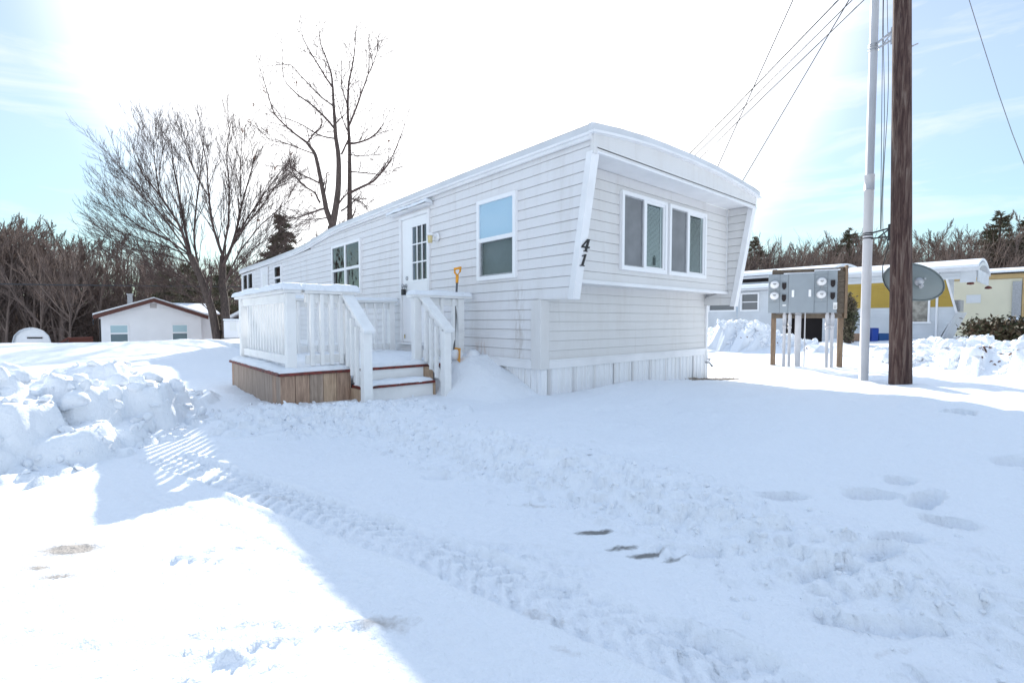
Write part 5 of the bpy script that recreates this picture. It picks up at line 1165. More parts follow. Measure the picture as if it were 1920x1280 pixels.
pn.location = gpos(1868, 44)
pnl = [(1925, 46, 1.02, 'second tall pine, cut by the right edge of the photo'), (1588, 46, 0.92, 'pine rising above the woods behind the meter cabinet'), (1412, 44, 0.82, 'pine rising just right of the home'), (1462, 50, 0.72, 'small pine tip showing low between the home and the meter cabinet')]
for px, dep, s_, lab in pnl: copy_tree(pn, gpos(px, dep), random.random()*6, (s_, s_, s_), lab)
lowp = mk('pine_tree', conifer(23, 7.0, 2.6, 0.05, 18, 1.2, 0.1, 0.1, 0.24), 'low brownish evergreen behind the maple trunks', 'tree', 'low evergreens behind the maple')
lowp.location = gpos(355, 34)
copy_tree(lowp, gpos(425, 38), 2.0, (1, 1, 1.05), 'low brownish evergreen just right of the maple trunks')
copy_tree(lowp, gpos(310, 42), 4.0, (1, 1, 1.05), 'low brownish evergreen behind the pale gabled house')

# woods: eight bare trees, then copies
protos = []
LBL = 'bare brown tree of the leafless woods left of the home'; LBR = 'bare brown tree of the leafless woods right of the home'; LBM = 'slender bare tree showing over the dip of the home roof'
for k in range(8):
    rs = np.random.default_rng(100+k); T = (TreeMB(), TreeMB()); H = 10.0
    if k % 2 == 0:
        branch(T, rs, np.array([0, 0, -0.5]), np.array([rs.normal(0, .05), rs.normal(0, .05), 1]), H*0.95, 0.14, 0, 3, 0.3, 0.06, (12, 15), 0.62, 0.36, rmin=0.013)
    else:
        p = branch(T, rs, np.array([0, 0, -0.5]), np.array([0, 0, 1]), H*0.4, 0.15, 0, 0, 0.2, 0.05)
        for j in range(5): branch(T, rs, p[-1-(j % 2)], np.array([rs.normal(0, .45), rs.normal(0, .45), 1]), H*0.56, 0.08, 1, 3, 0.35, 0.07, (9, 12), 0.5, 0.42, rmin=0.013)
        for j in range(6): branch(T, rs, p[1+j % 4], np.array([rs.normal(0, 1), rs.normal(0, 1), 0.5]), H*0.22, 0.035, 2, 3, 0.1, 0.1, (5, 7), 0.6, 0.5, rmin=0.013)
    e = empty('bare_tree', (0, 0, 0), LBL, 'tree', 'bare trees of the left woods'); T[0].build('trunk', M['forest'], e); T[1].build('crown', M['forest'], e); protos.append(e)
spots = []
r_ = random.Random(31)
for i in range(146):       # left woods
    px = r_.uniform(-420, 520) if i > 30 else r_.uniform(-60, 130); dep = r_.uniform(40, 64) if i > 30 else r_.uniform(38, 46)
    if 150 < px < 400 and dep < 42: dep += 12
    target = float(np.interp(px, [-400, 0, 60, 130, 200, 300, 520], [380, 408, 425, 450, 452, 462, 480]))
    ht = (601-target)/FPX*dep*r_.uniform(0.8, 1.04)
    spots.append((px, dep, ht))
for i in range(140):       # right woods
    px = r_.uniform(1290, 2120); dep = r_.uniform(40, 60)
    target = float(np.interp(px, [1290, 1420, 1500, 1620, 1700, 1800, 1920, 2250], [452, 448, 462, 438, 448, 436, 418, 400]))
    ht = (601-target)/FPX*dep*r_.uniform(0.8, 1.06); spots.append((px, dep, ht))
for i in range(12):       # thin growth seen over the dip of the home's roof
    spots.append((r_.uniform(570, 800), r_.uniform(40, 55), r_.uniform(7.5, 9.5)))
used = [False]*8
for i, (px, dep, ht) in enumerate(spots):
    p = gpos(px, dep); ht += EYE-p[2]; s_ = ht/10.2; k = i % 8; sw = s_*r_.uniform(0.75, 1.1)
    if not used[k]: o = protos[k]; o.location = p; o.rotation_euler = (0, 0, r_.uniform(0, 6)); o.scale = (sw, sw, s_); used[k] = True
    else: o = copy_tree(protos[k], p, r_.uniform(0, 6), (sw, sw, s_))
    if i >= 286: o['label'] = LBM; o['group'] = 'slender trees over the roof dip'
    elif i >= 146: o['label'] = LBR; o['group'] = 'bare trees of the right woods'
# undergrowth: uncountable thin stems
rs = np.random.default_rng(77)
def brush(name, label, pxr, dr, n, hr, th=0.014):
    B_ = TreeMB()
    for i in range(n):
        px = rs.uniform(*pxr); dep = rs.uniform(*dr); p = np.array(gpos(px, dep)); h = rs.uniform(*hr)
        d = nrm(np.array([rs.normal(0, .22), rs.normal(0, .22), 1])); q = p+d*h*0.5; e = q+nrm(d+rs.normal(0, .25, 3))*h*0.5
        B_.poly([p, q, e], [th, th*0.8, th*0.4], 3)
        for k in range(5):
            s_ = p+(q-p)*rs.uniform(0.3, 1) if k < 2 else q+(e-q)*rs.random(); f = s_+nrm(rs.normal(0, 1, 3)+np.array([0, 0, .7]))*h*0.28
            B_.poly([s_, f], [th*0.6, th*0.35], 3)
    return tag(B_.build(name, M['forest']), label, 'undergrowth', kind='stuff')
brush('undergrowth', 'tangled brown undergrowth of the woods on the left', (-420, 520), (45, 68), 9000, (2.5, 7.5), 0.022)
brush('undergrowth', 'tangled brown undergrowth of the woods on the right', (1290, 2120), (40, 64), 11000, (3.0, 7.5), 0.022)

# ---------------------------------------------------------------- left house
hx0, hx1, hy = 0.38, 5.2, 36.0; hb_ = hz(3, 37)-0.3
lh = empty('gabled_house', (2.8, hy, hb_+0.3), 'small pale house with brown gable trim down the slope at left', 'house')
ev, pk = 1.34, 2.20
mb = MB(); xm = (hx0+hx1)/2
mb.face([(hx0, hy, hb_), (hx1, hy, hb_), (hx1, hy, ev), (xm, hy, pk), (hx0, hy, ev)]); mb.face([(hx0, hy+12, hb_), (hx0, hy, hb_), (hx0, hy, ev), (hx0, hy+12, ev)]); mb.face([(hx1, hy, hb_), (hx1, hy+12, hb_), (hx1, hy+12, ev), (hx1, hy, ev)])
mb.box(hx1, hx1+0.9, hy+0.6, hy+5, hb_, 1.30)
mb.build('wall', M['house_l'], lh)
rf = MB()
sl = (pk-ev)/(xm-hx0)
for sgn in (-1, 1):
    xe = xm+sgn*(xm-hx0+0.35); ze = ev-0.35*sl
    rf.hexa([(xm, hy-0.4, pk), (xe, hy-0.4, ze), (xe, hy+12.4, ze), (xm, hy+12.4, pk)], [(xm, hy-0.4, pk+0.1), (xe, hy-0.4, ze+0.1), (xe, hy+12.4, ze+0.1), (xm, hy+12.4, pk+0.1)])
rf.hexa([(xm+0.6, hy+0.45, 1.32), (hx1+1.15, hy+0.45, 1.32), (hx1+0.85, hy+3, 1.98), (xm+0.6, hy+3, 1.98)], [(xm+0.6, hy+0.45, 1.40), (hx1+1.15, hy+0.45, 1.40), (hx1+0.85, hy+3, 2.06), (xm+0.6, hy+3, 2.06)])
roofo = rf.build('roof', M['brown_trim'], lh)
sr = MB()
for sgn in (-1, 1):
    xe = xm+sgn*(xm-hx0+0.36); ze = ev-0.36*sl
    sr.hexa([(xm, hy-0.36, pk+0.105), (xe, hy-0.36, ze+0.105), (xe, hy+12.4, ze+0.105), (xm, hy+12.4, pk+0.105)], [(xm, hy-0.36, pk+0.2), (xe, hy-0.36, ze+0.19), (xe, hy+12.4, ze+0.19), (xm, hy+12.4, pk+0.2)])
sr.hexa([(xm+0.6, hy+0.42, 1.405), (hx1+1.12, hy+0.42, 1.405), (hx1+0.85, hy+3, 2.065), (xm+0.6, hy+3, 2.065)], [(xm+0.6, hy+0.42, 1.50), (hx1+1.12, hy+0.42, 1.50), (hx1+0.85, hy+3, 2.17), (xm+0.6, hy+3, 2.17)])
tag(sr.build('roof_snow', M['snow']), 'snow covering the roof of the pale gabled house', 'snow', kind='stuff')
tb = MB()
for sgn in (-1, 1):
    xe = xm+sgn*(xm-hx0+0.34); ze = ev-0.34*sl
    tb.hexa([(xm, hy-0.44, pk-0.10), (xe, hy-0.44, ze-0.14), (xe, hy-0.402, ze-0.14), (xm, hy-0.402, pk-0.10)], [(xm, hy-0.44, pk+0.12), (xe, hy-0.44, ze+0.08), (xe, hy-0.402, ze+0.08), (xm, hy-0.402, pk+0.12)])
tb.build('barge_board', M['brown_trim'], lh)
for (xa, xb) in ((0.72, 1.60), (3.65, 4.50)):
    wv = MB().box(xa, xa+0.06, hy-0.04, hy+0.02, -0.35, 0.78).box(xb-0.06, xb, hy-0.04, hy+0.02, -0.35, 0.78).box(xa, xb, hy-0.041, hy+0.02, 0.72, 0.79).box(xa+0.06, xb-0.06, hy-0.04, hy+0.02, 0.22, 0.30).build('window', M['vinyl'], lh)
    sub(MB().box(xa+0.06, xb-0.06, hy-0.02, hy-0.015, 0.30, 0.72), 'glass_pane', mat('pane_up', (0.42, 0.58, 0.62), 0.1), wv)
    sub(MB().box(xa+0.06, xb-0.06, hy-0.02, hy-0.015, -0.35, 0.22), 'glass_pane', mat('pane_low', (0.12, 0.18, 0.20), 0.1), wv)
MB().box(xm-0.16, xm+0.16, hy-0.03, hy-0.001, 1.75, 2.0).build('gable_vent', M['skirt_vent'], lh)
ch = MB().box(1.7, 1.95, hy+2.5, hy+2.75, 1.6, 2.62).box(1.66, 1.99, hy+2.46, hy+2.79, 2.62, 2.68).build('chimney', M['galv'], lh)
ish = MB(); r_ = random.Random(5)
for i in range(26): ish.lathe((hx0-0.33, hy-0.3+i*0.35, ev-0.35*sl+0.02), (0, 0, -1), [(0, 0.03), (r_.uniform(0.15, 0.5), 0.002)], n=5)
o = ish.build('icicles', M['ice']); tag(o, 'row of icicles along the left eave of the pale gabled house', 'icicles', kind='stuff')
sh = MB().tube([(hx0-0.03, hy+0.9, 0.2+0.9), (hx0-0.03, hy+0.9, -0.3)], 0.05, 5).tube([(hx0-0.03, hy+2.1, 1.1), (hx0-0.03, hy+2.1, -0.3)], 0.05, 5).box(hx0-0.04, hx0, hy+0.8, hy+2.2, 1.0, 1.1); sh.build('dark_shutters', M['dark'], lh)
# quonset shed
D_ = 33
def at(px, z, d=D_): p = PD(px, 601, d); return Vector((p[0], p[1], z))
a0 = at(23, -0.9); a1 = at(92, -0.9); ux = (a1-a0).normalized(); uy = Vector((a0.x+a1.x, a0.y+a1.y, 0)).normalized(); Wd = (a1-a0).length; zb2 = hz(a0.x, a0.y)-0.1
shed = empty('arched_shed', tuple(a0), 'small white round-topped shed at the far left', 'shed')
arc = [(0, zb2), (0, -0.45), (0.15, -0.05), (0.45, 0.20), (0.9, 0.36), (1.45, 0.44)]; arc = [(a*Wd/2.95, b) for a, b in arc]; arc = arc+[(Wd-a, b) for a, b in reversed(arc)]
mb = MB(); mb.face([a0+ux*a+Vector((0, 0, b-a0.z)) for a, b in arc])
mb.build('front_wall', M['house_l'], shed)
mb = MB()
for (a, b), (c, d) in zip(arc[:-1], arc[1:]):
    q = [a0+ux*a+Vector((0, 0, b-a0.z)), a0+ux*c+Vector((0, 0, d-a0.z))]; mb.face([q[0]-uy*0.15, q[1]-uy*0.15, q[1]+uy*5, q[0]+uy*5])
o = mb.build('arched_roof', M['home_white'], shed); sm_ = o.modifiers.new('s', 'SOLIDIFY'); sm_.thickness = 0.06; sm_.offset = 1
def shp(mb, u0, u1, z0, z1, n0, n1): 
    b = [a0+ux*u0+uy*n0, a0+ux*u1+uy*n0, a0+ux*u1+uy*n1, a0+ux*u0+uy*n1]
    return mb.hexa([Vector((p.x, p.y, z0)) for p in b], [Vector((p.x, p.y, z1)) for p in b])
shp(MB(), 0.9, 2.0, zb2, -0.45, -0.05, -0.01).build('roll_door', M['vinyl'], shed)
shp(MB(), 0.95, 2.0, -0.22, -0.12, -0.06, -0.01).build('vent_slot', M['dark'], shed)
# car in front of the shed
cc = at(73, 0, 30); zc_ = hz(cc.x, cc.y)
car = empty('parked_car', (cc.x, cc.y, zc_), 'dark car roof showing over the snow before the arched shed', 'car')
def carp(mb, sec, wd):
    L_ = [cc+ux*0+Vector((0, 0, 0)) for _ in range(0)]
    f = [cc+ux*(-wd)+uy*a for a, b in sec]; g_ = [cc+ux*wd+uy*a for a, b in sec]
    f = [Vector((p.x, p.y, zc_+b)) for p, (a, b) in zip(f, sec)]; g_ = [Vector((p.x, p.y, zc_+b)) for p, (a, b) in zip(g_, sec)]
    mb.face(f); mb.face(list(reversed(g_)))
    for i in range(len(sec)): j = (i+1) % len(sec); mb.face([f[i], g_[i], g_[j], f[j]])
    return mb
cz = max(0.0, -0.52-zc_-1.42)
carp(MB(), [(-2.2, .35), (2.2, .35), (2.25, .7), (2.1, .95), (1.1, 1.0), (-1.3, 1.0), (-2.1, .85), (-2.25, .6)], 0.88).build('body', M['black'], car, 0.06)
carp(MB(), [(-1.25, .99), (1.15, .99), (.7, 1.42), (-.6, 1.44)], 0.72).build('cabin', M['glass_dark'] if False else M['dark'], car, 0.08)
for sx_ in (-1, 1):
    for yy_ in (-1.4, 1.4):
        q = cc+ux*0.8*sx_+uy*yy_; MB().lathe((q.x, q.y, zc_+0.33), tuple(ux), [(-.1, .001), (-.1, .33), (.1, .33), (.1, .001)]).build('wheel', M['black'], car)
car.location.z = car.location.z
# brown fence by house
fa = at(108, 0, 31); fb_ = at(172, 0, 31); zt_ = -0.05; ff = MB(); zf = hz(fa.x, fa.y)
ff.beam((fa.x, fa.y, zt_-0.45), (at(128, 0, 31).x, at(128, 0, 31).y, zt_-0.05), 0.05, 0.1); q0 = at(128, 0, 31)
ff.beam((q0.x, q0.y, zt_-0.07), (fb_.x, fb_.y, zt_-0.02), 0.12, 0.08)
n = 26
for i in range(n):
    p = q0.lerp(fb_, i/(n-1)); ff.box(p.x-0.03, p.x+0.03, p.y-0.02, p.y+0.02, zf-0.1, zt_-0.1)
tag(ff.build('deck_railing', M['red_wall']), 'low brown railing between arched shed and gabled house', 'railing')
# white cabinet + red shed beside the maple
cq = at(432, 0, 24); zq = hz(cq.x, cq.y)
ca = empty('utility_cabinet', (cq.x, cq.y, zq), 'upright cream utility cabinet on a stand beside the maple', 'cabinet')
f1 = F3
def bxq(mb, w0, w1, z0, z1, d0, d1):
    b = [cq+R3*w0+f1*d0, cq+R3*w1+f1*d0, cq+R3*w1+f1*d1, cq+R3*w0+f1*d1]; return mb.hexa([Vector((p.x, p.y, z0)) for p in b], [Vector((p.x, p.y, z1)) for p in b])
bxq(MB(), -0.36, 0.36, 0.12, 1.0, 0, 0.6).build('housing', M['house_l'], ca, 0.05)
bxq(MB(), -0.02, 0.28, 0.5, 0.92, -0.03, 0.0).build('door_panel', M['label_white'], ca, 0.02)
bxq(bxq(bxq(MB(), -0.45, -0.39, -0.5, 0.06, 0, 0.08), 0.39, 0.45, -0.5, 0.06, 0, 0.08), -0.45, 0.45, 0.04, 0.10, -0.05, 0.65).build('stand', M['galv'], ca)
tag(bxq(MB(), -0.38, 0.38, 1.0, 1.09, -0.02, 0.6).build('cabinet_snow', M['snow'], None, 0.04), 'snow on top of the cream utility cabinet by the maple', 'snow', kind='stuff')
cq = at(458, 0, 29); f1 = F3
rshed = empty('red_shed', (cq.x, cq.y, hz(cq.x, cq.y)), 'reddish brown shed mostly hidden behind the porch rail', 'shed')
bxq(MB(), -1.0, 1.2, -1.5, 1.05, 0, 3).build('wall', M['red_wall'], rshed)
mb = MB()
b = [cq+R3*(-1.15)+f1*(-.2), cq+R3*0.1+f1*(-.2), cq+R3*0.1+f1*3.2, cq+R3*(-1.15)+f1*3.2]; zz = [0.95, 1.6, 1.6, 0.95]
mb.hexa([Vector((p.x, p.y, z)) for p, z in zip(b, zz)], [Vector((p.x, p.y, z+0.16)) for p, z in zip(b, zz)])
b = [cq+R3*0.1+f1*(-.2), cq+R3*1.35+f1*(-.2), cq+R3*1.35+f1*3.2, cq+R3*0.1+f1*3.2]; zz = [1.6, 0.95, 0.95, 1.6]
mb.hexa([Vector((p.x, p.y, z)) for p, z in zip(b, zz)], [Vector((p.x, p.y, z+0.16)) for p, z in zip(b, zz)])
mb.build('roof', M['snow'], rshed)

# ---------------------------------------------------------------- neighbour homes on the right
XA = 22.5
def arc_roof(mb, x0, x1, y0, y1, z, h, over=0.0, n=8, mi=0, thick=0.06):
    xs = np.linspace(x0, x1, n+1)
    def zz(x): t = (x-x0)/(x1-x0); return z+h*(1-(2*t-1)**2)
    for a, b in zip(xs[:-1], xs[1:]):
        mb.hexa([(a, y0, zz(a)-thick), (b, y0, zz(b)-thick), (b, y1, zz(b)-thick), (a, y1, zz(a)-thick)], [(a, y0, zz(a)), (b, y0, zz(b)), (b, y1, zz(b)), (a, y1, zz(a))], mi)
    return mb
# A: white and mustard, slanted fin at its near end
nA = empty('mobile_home', (XA, 4, 0.3), 'neighbouring white mobile home with a mustard band above', 'mobile home')
YN = 2.45; YE = 6.05
w_ = MB(); laps_x(w_, XA, 0.25, 1.48, lambda z: (float(np.interp(z, [0.25, 0.55, 1.28, 1.98], [3.05, 2.96, 2.62, 2.795])), YE), [(3.35, 3.95, 0.95, 1.85)], 0.12); w_.box(XA+3.3, XA+3.4, 3.1, YE+6, 0.2, 2.8).box(XA+0.03, XA+3.3, 3.1, 3.15, 0.2, 2.8)
w_.build('lower_wall', M['home_white'], nA)
w_ = MB(); laps_x(w_, XA, 1.48, 2.42, lambda z: (float(np.interp(z, [1.28, 1.98, 2.5], [2.62, 2.795, 2.92])), YE), [(3.35, 3.95, 0.95, 1.85)], 0.12); w_.build('mustard_band', M['home_yellow'], nA)
w_ = MB(); laps_x(w_, XA, 2.42, 2.78, lambda z: (2.55, YE), [], 0.12)
w_.box(XA+0.01, XA+0.06, 2.15, 2.55, 2.30, 2.74)
w_.build('upper_wall', M['home_white'], nA)
arc_roof(MB(), XA-0.12, XA+3.5, 2.08, YE, 2.80, 0.28, thick=0.12).build('roof', M['roof_metal'], nA)
w_ = MB().hexa([(XA-0.03, 2.57, 1.26), (XA+0.06, 2.57, 1.26), (XA+0.06, 2.63, 1.26), (XA-0.03, 2.63, 1.26)], [(XA-0.03, 2.86, 2.45), (XA+0.06, 2.86, 2.45), (XA+0.06, 2.92, 2.45), (XA-0.03, 2.92, 2.45)])
w_.build('slanted_trim', M['trim'], nA)
w_ = MB(); 
for i in range(9):     # metal corner skirt sloping outward
    a, b = i/9, (i+0.92)/9
    w_.hexa([(XA+a*2.5, 3.02, 0.2), (XA+b*2.5, 3.02, 0.2), (XA+b*2.5, 3.06, 0.2), (XA+a*2.5, 3.06, 0.2)], [(XA+a*2.5, 2.59, 1.3), (XA+b*2.5, 2.59, 1.3), (XA+b*2.5, 2.63, 1.3), (XA+a*2.5, 2.63, 1.3)])
w_.build('end_skirt', M['roof_metal'], nA)
wn = MB().box(XA-0.05, XA+0.03, 3.30, 3.36, 0.93, 1.87).box(XA-0.05, XA+0.03, 3.94, 4.0, 0.93, 1.87).box(XA-0.05, XA+0.03, 3.36, 3.94, 1.81, 1.87).box(XA-0.07, XA+0.03, 3.25, 4.0, 0.90, 0.96).build('window', M['vinyl'], nA)
sub(MB().box(XA+0.05, XA+0.06, 3.36, 3.94, 0.93, 1.83), 'curtain', mat('curtain', (0.45, 0.42, 0.36), 0.8, var=0.5, vscale=6), wn)
MB().tube([(XA-0.04, 3.12, 0.2), (XA-0.04, 3.12, 2.7)], 0.035, 8).build('downpipe', M['vinyl'], nA)
MB().lathe((XA+0.2, 2.3, 2.34), (0, 0, -1), [(0, 0.02), (0.05, 0.09), (0.1, 0.10), (0.12, 0.001)]).lathe((XA+1.9, 2.0, 2.25), (0, 0, -1), [(0, 0.02), (0.05, 0.09), (0.1, 0.10), (0.12, 0.001)]).build('eave_lamp', M['red_wall'], nA)
w_ = MB().box(XA+0.35, XA+1.15, 2.55, 3.1, 1.32, 1.72); w_.build('window_unit', M['galv'], nA); MB().box(XA+0.3, XA+1.6, 3.07, 3.098, 1.72, 2.4).build('window', M['dark'], nA)
w_ = MB()
for i in range(7): w_.box(XA+0.25+i*0.46, XA+0.25+i*0.46+0.42, 2.12, 2.15, 2.33, 2.75)
w_.build('end_panel', M['home_white'], nA)
# snow on A
arc_roof(MB(), XA-0.1, XA+3.4, YN-0.9, YE-0.05, 2.87, 0.32, thick=0.08) if False else None
tag(arc_roof(MB(), XA-0.1, XA+3.4, 2.1, YE-0.05, 2.885, 0.32, thick=0.08).build('roof_snow', M['snow']), 'snow on the roof of the mustard banded home', 'snow', kind='stuff')
# B: white home with lean-to roof, further left
nB = empty('mobile_home', (XA+0.3, 10, 0.3), 'white neighbouring home with snowy lean-to roof behind the meter cabinet', 'mobile home')
XB = 22.75
w_ = MB(); WBa = (10.35, 11.55, 1.50, 2.20); WBb = (9.3, 10.0, 1.5, 2.2); WBc = (12.3, 13.6, 1.5, 2.2); OP = (6.72, 8.12, 0.12, 1.16)
laps_x(w_, XB, 0.1, 2.34, lambda z: (6.07, 19), [WBa, WBb, WBc, OP], 0.125)
w_.box(XB, XB+4, 6.07, 6.12, 0.1, 2.6).box(XB+0.8, XB+0.85, 6.2, 19, 2.3, 3.05)
w_.build('wall', M['home_white'], nB)
w_ = MB().hexa([(XB-0.45, 8.6, 2.34), (XB+0.8, 8.6, 2.52), (XB+0.8, 19, 2.52), (XB-0.45, 19, 2.34)], [(XB-0.45, 8.6, 2.42), (XB+0.8, 8.6, 2.60), (XB+0.8, 19, 2.60), (XB-0.45, 19, 2.42)]); w_.build('lean_to_roof', M['roof_metal'], nB)
arc_roof(MB(), XB+0.6, XB+5, 6.6, 19, 3.06, 0.25, thick=0.1).build('roof', M['roof_metal'], nB)
MB().box(XB+0.78, XB+0.799, 9.1, 10.4, 2.80, 2.96).build('vent_window', M['dark'], nB)
for rc, mid in ((WBa, 1.85), (WBb, 1.85), (WBc, 1.85)):
    ya, yb, za, zb = rc
    w_ = MB().box(XB-0.05, XB+0.03, ya-0.07, ya, za-0.07, zb+0.07).box(XB-0.05, XB+0.03, yb, yb+0.07, za-0.07, zb+0.07).box(XB-0.05, XB+0.03, ya, yb, zb, zb+0.07).box(XB-0.05, XB+0.03, ya, yb, za-0.07, za).box(XB-0.03, XB+0.02, ya, yb, mid-0.02, mid+0.02).build('window', M['vinyl'], nB)
    sub(MB().box(XB+0.02, XB+0.03, ya, yb, za, zb), 'glass_pane', mat('pane_far', (0.16, 0.17, 0.18), 0.15), w_)
MB().box(XB+0.5, XB+0.55, OP[0]-.2, OP[1]+.2, 0, 1.3).box(XB+0.02, XB+0.5, OP[0]-.03, OP[0], 0, 1.2).box(XB+0.02, XB+0.5, OP[1], OP[1]+.03, 0, 1.2).box(XB+0.02, XB+0.5, OP[0], OP[1], OP[3], OP[3]+.03).build('crawl_opening', M['dark'], nB)
w_ = MB().hexa([(XB-0.5, 8.6, 2.425), (XB+0.8, 8.6, 2.605), (XB+0.8, 19, 2.605), (XB-0.5, 19, 2.425)], [(XB-0.5, 8.65, 2.58), (XB+0.78, 8.65, 2.74), (XB+0.78, 19, 2.74), (XB-0.5, 19, 2.58)])
arc_roof(w_, XB+0.5, XB+5.0, 6.45, 19, 3.22, 0.28, thick=0.15)
tag(w_.build('roof_snow', M['snow'], None, 0.05), 'thick snow on the two roofs of the white neighbouring home', 'snow', kind='stuff')
# C: cream home with tan fascia and fin
XC = 28.5
nC = empty('mobile_home', (XC, 2, 0.3), 'cream mobile home with tan overhanging front beyond the mustard one', 'mobile home')
MB().box(XC, XC+3.6, 1.35, 7, 0.2, 2.72).build('wall', M['home_cream'], nC)
MB().box(XC-0.05, XC+3.7, 0.75, 7, 2.73, 2.95).build('fascia', M['home_tan'], nC)
arc_roof(MB(), XC-0.1, XC+3.75, 0.7, 7, 2.97, 0.2, thick=0.05).build('roof', M['dark'], nC)
MB().hexa([(XC-0.04, 1.3, 0.3), (XC+3.6, 1.3, 0.3), (XC+3.6, 1.34, 0.3), (XC-0.04, 1.34, 0.3)], [(XC-0.04, 0.76, 2.72), (XC+3.6, 0.76, 2.72), (XC+3.6, 1.34, 2.72), (XC-0.04, 1.34, 2.72)]).build('tan_fin', M['home_tan'], nC)
MB().box(XC-0.06, XC-0.001, 1.36, 1.62, 0.6, 2.6).build('curtained_pane', M['galv'], nC)
MB().box(XC-0.02, XC-0.001, 2.55, 3.0, 1.75, 2.1).build('access_panel', M['home_white'], nC)
tag(arc_roof(MB(), XC-0.12, XC+3.75, 0.65, 7, 3.06, 0.22, thick=0.08).build('roof_snow', M['snow']), 'snow on the roof of the cream and tan home', 'snow', kind='stuff')
XD = 34
nD = empty('mobile_home', (XD, -1, 0.3), 'pale yellow home at the right edge of the photo', 'mobile home')
MB().box(XD, XD+4, -7, 1.15, 0.2, 2.8).build('wall', M['home_cream'], nD)
arc_roof(MB(), XD-0.1, XD+4.1, -7.1, 1.2, 2.95, 0.25, thick=0.14).build('roof', M['trim'], nD)
tag(arc_roof(MB(), XD-0.15, XD+4.1, -7.1, 1.2, 3.10, 0.28, thick=0.13).build('roof_snow', M['snow']), 'snow on the roof of the pale yellow home', 'snow', kind='stuff')
# tubs
def tub(px, wd, hh, label, m, dep=17.2, lid=True):
    p = PD(px, 601, dep); z = hz(p[0], p[1]); e = empty('storage_tub', (p[0], p[1], z), label, 'tub')
    q = Vector((p[0], p[1], 0))
    def bq(mb, w0, z0, z1, tp=1.0):
        b = [q+R3*(-w0)+F3*(-.2), q+R3*w0+F3*(-.2), q+R3*w0+F3*.2, q-R3*w0+F3*.2]; c = [q+(x-q)*tp for x in b]
        return mb.hexa([Vector((x.x, x.y, z0)) for x in b], [Vector((x.x, x.y, z1)) for x in c])
    bq(MB(), wd/2, z-0.1, z+hh, 1.1).build('body', m, e, 0.02); bq(MB(), wd/2*1.14, z+hh, z+hh+0.04).build('rim', m, e, 0.01)
    return e
tub(1634, 0.22, 0.42, 'upright dark blue tub by the mustard banded home', M['blue'])
tub(1653, 0.42, 0.20, 'low wide blue tub beside the upright one', mat('blue2', (0.01, 0.07, 0.22), 0.4))
cb = MB(); p = PD(1606, 601, 17.4); z = hz(p[0], p[1]); cb.box(p[0]-.15, p[0]+.15, p[1]-.22, p[1]+.22, z, z+0.22).box(p[0]-.17, p[0]+.17, p[1]-.24, p[1]+.24, z+0.221, z+0.26)
tag(cb.build('wooden_crate', M['plank']), 'small brown wooden crate in the snow left of the blue tubs', 'crate')

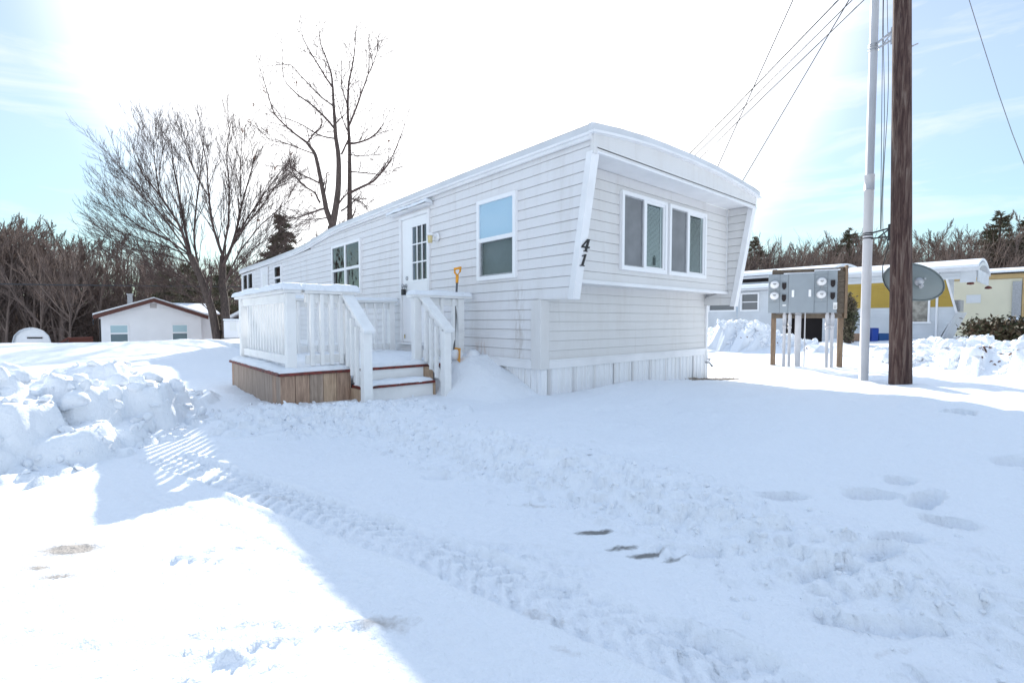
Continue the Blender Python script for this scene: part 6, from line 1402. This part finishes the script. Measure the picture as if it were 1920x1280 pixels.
# shrubs
def leafy(name, label, cx, cy, rx, ry, h, n, size, seed, m='leaf', stems=14, upright=0.5, group=None, cat='shrub', shape=0.6):
    rs = np.random.default_rng(seed); z = hz(cx, cy); Tt = TreeMB(); Tc = TreeMB(); tips = []
    for i in range(stems):
        a = rs.random()*6.283; r0 = math.sqrt(rs.random()); ex, ey = rx*r0*math.cos(a), ry*r0*math.sin(a); hh = h*(1-shape*r0*r0)*rs.uniform(0.75, 1.1)
        pts = [[ex*0.3, ey*0.3, -0.1], [ex*0.7, ey*0.7, hh*0.5], [ex, ey, hh]]; Tt.poly(pts, [0.018, 0.012, 0.006], 4); tips.append(pts)
    per = n//stems
    for pts in tips:
        p = np.array(pts); m_ = per; u = rs.random(m_)**0.6; c = p[0]*(1-u)[:, None]+p[2]*u[:, None]+rs.normal(0, 1, (m_, 3))*np.array([.07, .07, .05])*max(rx, .3)*1.6
        d = rs.normal(0, 1, (m_, 3))+np.array([0, 0, upright]); d /= np.linalg.norm(d, axis=1)[:, None]; s_ = np.cross(d, rs.normal(0, 1, (m_, 3))); s_ /= np.linalg.norm(s_, axis=1)[:, None]
        sz = size*rs.uniform(.6, 1.3, (m_, 1)); Tc.quads(np.stack([c, c+d*sz*.5+s_*sz*.22, c+d*sz, c+d*sz*.5-s_*sz*.22], 1))
    e = empty(name, (cx, cy, z), label, cat, group); Tt.build('stems', M['bark'], e); Tc.build('foliage', M[m], e, False); return e
p = PD(1590, 601, 17.0); leafy('yew_shrub', 'narrow dark yew beside the meter board', p[0], p[1], 0.28, 0.28, 1.75, 2600, 0.11, 3, 'needle', 18, 1.2, shape=0.3)
p = PD(1878, 601, 14.5); leafy('rhododendron', 'broad dark green rhododendron behind the right snow bank', p[0], p[1], 1.35, 0.8, 0.50, 5200, 0.14, 4, 'leaf', 80, -0.6, shape=0.25).location.z = 0.46
p = PD(1985, 601, 14.0); leafy('rhododendron', 'rhododendron bush cut by the right edge of the photo', p[0], p[1], 1.3, 0.9, 0.65, 3200, 0.13, 6, 'leaf', 60, -0.6, shape=0.2).location.z = 0.36
p = PD(1905, 601, 15.6); q = MB()
tag(snow_slab('shrub_snow', 'patch of snow caught on top of the right rhododendron', p[0]-0.2, p[0]+0.2, p[1]-0.22, p[1]+0.22, 0.98, 0.12, n=(14, 14), edge=0.1, seed=4), kind='stuff')
# dead leaves scattered on the right bank
DL = TreeMB(); rs = np.random.default_rng(9)
for (px, py, n, sp_) in ((1850, 655, 26, 6), (1830, 668, 14, 9), (1865, 683, 30, 6), (1800, 640, 8, 12), (1890, 660, 8, 15), (1510, 655, 8, 5), (1450, 640, 8, 10), (1400, 632, 6, 8)):
    for k in range(n):
        r0 = ray(px+rs.normal(0, sp_), py+rs.normal(0, sp_*0.5)); t = 6.0
        while t < 26:
            c = _C+r0*t
            if c[2] < hz(c[0], c[1])+0.01: break
            t += 0.1
        u = nrm(rs.normal(0, 1, 3))*0.035; v = nrm(np.cross(u, rs.normal(0, 1, 3)))*0.025; DL.quads(np.array([[c-u-v, c+u-v, c+u+v, c-u+v]]))
tag(DL.build('fallen_leaves', M['deadleaf'], None, False), 'dead brown leaves scattered on the far snow banks', 'leaves', kind='stuff')
